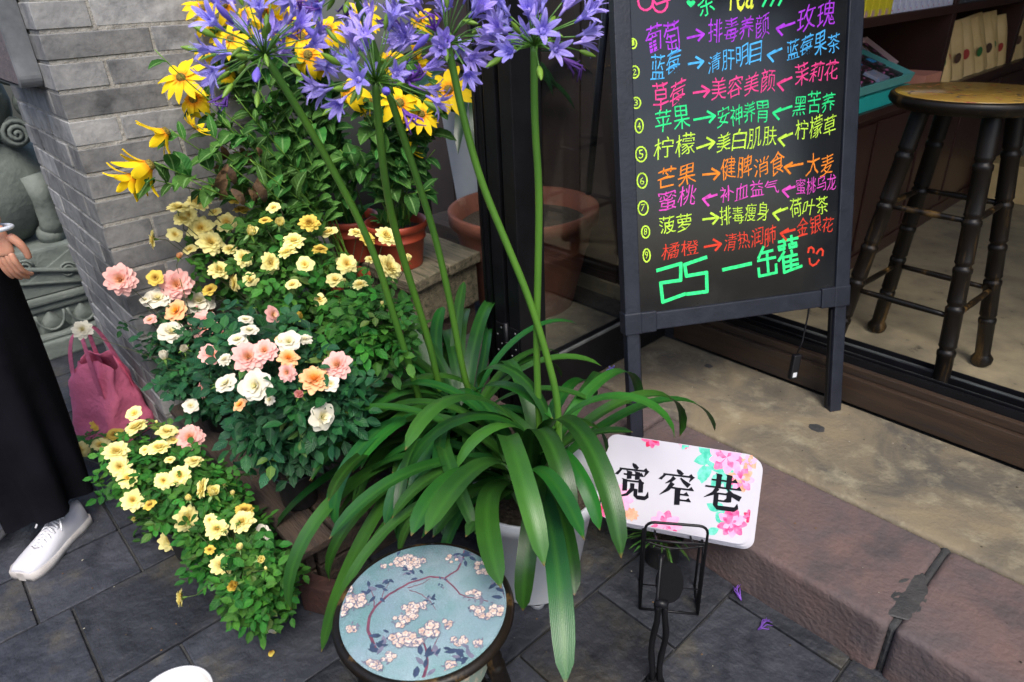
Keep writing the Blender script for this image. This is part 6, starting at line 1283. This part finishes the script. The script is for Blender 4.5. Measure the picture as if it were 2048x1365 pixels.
def cone_plant(label, potc, potr, poth, potz, flowers, extra, lean=V((0, 0, 0)), leaves_per=20, rim=REDPOT, hid=False):
    t = thing('potted_coneflower', label, 'potted plant', (potc[0], potc[1], potz)); L0 = V(t.location)
    pot('pot', potc[0], potc[1], potz, potr, poth, rim, t, .72, .010, .030, True, .004, None, 48, True); root = V((potc[0], potc[1], potz + poth - .02)); st_ = MB(); nl = 0
    def do(end, ctrl_up, nlv, flw=None):
        nonlocal nl
        s_ = root + V((rnd(-.5, .5), rnd(-.5, .5), 0)) * potr; L = (end - s_).length; P = bez(s_, s_ + V((0, 0, L * .35)) + (end - s_) * .12, s_.lerp(end, .72) + V((0, 0, ctrl_up)), end, 12)
        st_.tube([p - L0 for p in P], [.0028 - .0012 * i / 12 for i in range(13)], 5)
        for k in range(nlv):
            q = rnd(.24, .95); i = int(q * 12); p = P[i].lerp(P[min(i + 1, 12)], q * 12 - i); T = (P[min(i + 1, 12)] - P[max(i - 1, 0)]).normalized(); a = rnd(0, 6.28); s1_ = T.orthogonal().normalized(); s2_ = T.cross(s1_); d = (s1_ * math.cos(a) + s2_ * math.sin(a)) * .9 + T * .7 + V((0, 0, -.1))
            if p.y + d.y * .08 > CY and p.x + d.x * .08 < CX + .01 and p.y < 1.0: d = V((abs(d.x), d.y, d.z))
            if p.z < potz + poth + .05 and rnd(0, 1) < .8: continue
            if (p + d.normalized() * .07).z < potz + poth + .02 and rnd(0, 1) < .85: d.z = abs(d.z) + .3
            link('leaf', random.choice(LM + LW if q > .35 else LM + LW + LW), t, p - L0, orient(d, V((0, 0, 1)) + (O - p).normalized() * .5), rnd(.6, 1.1) * (1.05 - .4 * q)); nl += 1
    for (px, py, dpx, dr, dist) in flowers:
        p = ond(px, py, dist)
        if p.x < CX + .05 and p.y < 1.0: p = onx(px, py, CX + rnd(.05, .10))
        dep = (p - O).dot(AF); s = dpx * dep / 1365 / 2 / (.048 if dr < 3 else .036); tc_ = (O - p).normalized(); d = (tc_ * (.65 if dr < 3 else .25) + V((rnd(-.35, .35), rnd(-.35, .35), .35 if dr < 3 else .1)))
        if dr >= 3: d = V((-.25 + rnd(-.2, .2), -.75 + rnd(-.2, .2), -.55 + rnd(-.2, .3)))
        f = link('coneflower_head', CONE, t, p - L0, aim(d, rnd(0, 6.28)), s); link('petals', RD[dr], f); do(p - d.normalized() * .006 * s, .04, leaves_per)
    for (px, py, dist, k) in extra: do(ond(px, py, dist), .02, k)
    for k in range(10):
        a = 6.28 * k / 10 + rnd(-.3, .3); link('leaf', random.choice(LW), t, root + V((math.cos(a), math.sin(a), 0)) * potr * .4 - L0, orient(V((math.cos(a), math.sin(a), rnd(1.2, 2.2))), V((0, 0, 1))), rnd(.5, .8)); nl += 1
    st_.build('stems', STEM, t)
    lfs = [o for o in t.children if o.name.split('.')[0] == 'leaf']
    if len(lfs) > 290:
        lfs.sort(key=lambda o: (o.location + L0 - O).length); mb = MB()
        for o in lfs[290:]:
            Mx = Matrix.LocRotScale(o.location, o.rotation_quaternion, o.scale); at = o.data.attributes['st'].data; mb.add([Mx @ v.co for v in o.data.vertices], [tuple(p.vertices) for p in o.data.polygons], 0, True, [tuple(a.vector) for a in at]); bpy.data.objects.remove(o)
        mb.build('foliage', LEAF_B, t)['kind'] = 'stuff'
    return t
cone_plant('golden coneflowers in the rightmost red plastic pot', (-2.26, 1.41), .125, .185, .50,
  [(799, 208, 84, 1, 2.42), (842, 230, 70, 0, 2.44), (898, 181, 84, 0, 2.46), (818, 290, 46, 4, 2.5), (835, 112, 60, 4, 2.45), (868, 196, 54, 2, 2.5), (840, 40, 60, 1, 2.5), (729, 33, 60, 0, 2.45), (697, 178, 84, 2, 2.4), (742, 200, 50, 3, 2.5), (780, 120, 60, 1, 2.5)],
  [(800, 330, 2.5, 22), (870, 300, 2.5, 8), (720, 330, 2.5, 22), (880, 240, 2.5, 7), (760, 290, 2.45, 22), (860, 380, 2.45, 8), (680, 300, 2.5, 9)])
cone_plant('golden coneflowers in the middle red plastic pot, left of the right red pot', (-2.47, 1.33), .115, .18, .50,
  [(604, 75, 80, 1, 2.5), (617, 112, 86, 2, 2.45), (541, 60, 70, 0, 2.5), (657, 60, 64, 1, 2.5), (528, 14, 90, 4, 2.5), (600, 10, 80, 1, 2.55), (640, 130, 60, 2, 2.5), (575, 40, 60, 0, 2.5)],
  [(620, 240, 2.5, 22), (560, 260, 2.5, 22), (650, 320, 2.5, 22), (580, 330, 2.45, 22), (520, 200, 2.5, 22), (640, 200, 2.5, 22), (540, 150, 2.5, 22), (600, 180, 2.55, 9)])
cone_plant('golden coneflowers spreading left across the brick pier', (-2.26, 1.14), .11, .17, .36,
  [(364, 158, 88, 0, 2.4), (388, 200, 78, 2, 2.4), (335, 262, 66, 3, 2.35), (392, 254, 38, 4, 2.3), (303, 328, 76, 3, 2.3), (270, 352, 60, 3, 2.3), (405, 18, 66, 1, 2.5), (410, 45, 56, 2, 2.5), (413, 98, 56, 2, 2.5), (447, 78, 56, 1, 2.5), (452, 148, 50, 2, 2.5), (446, 10, 76, 1, 2.5), (462, 80, 66, 0, 2.45), (490, 30, 60, 1, 2.5)],
  [(420, 290, 2.3, 10), (460, 330, 2.3, 10), (400, 330, 2.3, 22), (440, 230, 2.35, 10), (480, 260, 2.35, 10), (500, 320, 2.3, 10), (520, 360, 2.25, 10), (470, 190, 2.4, 22), (310, 100, 2.3, 1), (380, 360, 2.2, 8)], leaves_per=20)
# withered leaves hanging under the left coneflowers
DM = lanc(77, .08, .014, 2.0); DM.materials[0] = DEAD
t = bpy.data.objects['potted_coneflower.002']
for k in range(22):
    p = ond(rnd(430, 520), rnd(285, 380), rnd(2.2, 2.4)); link('withered_leaf', DM, t, p - V(t.location), orient(V((rnd(-1, 1), rnd(-1, 1), -1.2)), V((1, 0, .3))), rnd(.6, 1.1))
# ================= small things on the ground
def fpetal(px, py, m, s, label, z=0):
    c = onz(px, py, z); b = MB(); random.seed(px); petal(b, 0, 0, s, s * .42, .25, .5); o = b.build('fallen_petal', m); o.location = c + V((0, 0, .002)); o.rotation_euler = (0, 0, rnd(0, 6.28)); tag(o, label, 'petal'); return o
fpetal(533, 1268, WHITE, .020, 'small white petal on the slate, left of the pair near the lowest yellow bush'); fpetal(552, 1268, WHITE, .026, 'larger white petal on the slate near the lowest yellow bush'); fpetal(543, 1303, YOLD, .020, 'curled yellowish petal on the slate below the two white petals')
for px, py, z, lb in ((1482, 1203, 0, 'fallen violet floret on the ground beside the kerb, nearest the wire rack'), (1515, 1262, 0, 'fallen violet floret on the ground below the other one by the kerb'), (1222, 736, .16, 'fallen violet floret on the platform under the glass door')):
    o = link('fallen_floret', WIL[0] if z == 0 else FLO[1], None, onz(px, py, z) + V((0, 0, .004)), aim(V((rnd(-1, 1), rnd(-1, 1), .15))), 1.1); tag(o, lb, 'flower')

# grit and dry bits lying in the joints and on the paving
random.seed(77); b = MB()
for k in range(420):
    if k % 3: x, y, z = rnd(-2.9, .3), rnd(-.3, 1.31), .0015
    else: x, y, z = rnd(-1.4, .5), (rnd(1.95, 2.16) if k % 2 else rnd(1.4, 2.1)), .161
    r = rnd(.0012, .0035) * (1.6 if rnd(0, 1) < .08 else 1); a = rnd(0, 6.28); P = [(x + r * math.cos(a + q) * rnd(.6, 1.3), y + r * math.sin(a + q) * rnd(.6, 1.3), z) for q in (0, 1.3, 2.7, 4.1, 5.2)]
    b.add(P + [(x, y, z + r * .5)], [(i, (i + 1) % 5, 5) for i in range(5)], random.choice((0, 0, 1, 2)))
o = b.build('grit', [SOIL, DEAD, mat('pale_grit', (.3, .28, .22, 1))]); tag(o, 'fine grit and dry bits scattered on the paving', 'grit', None, 'stuff')
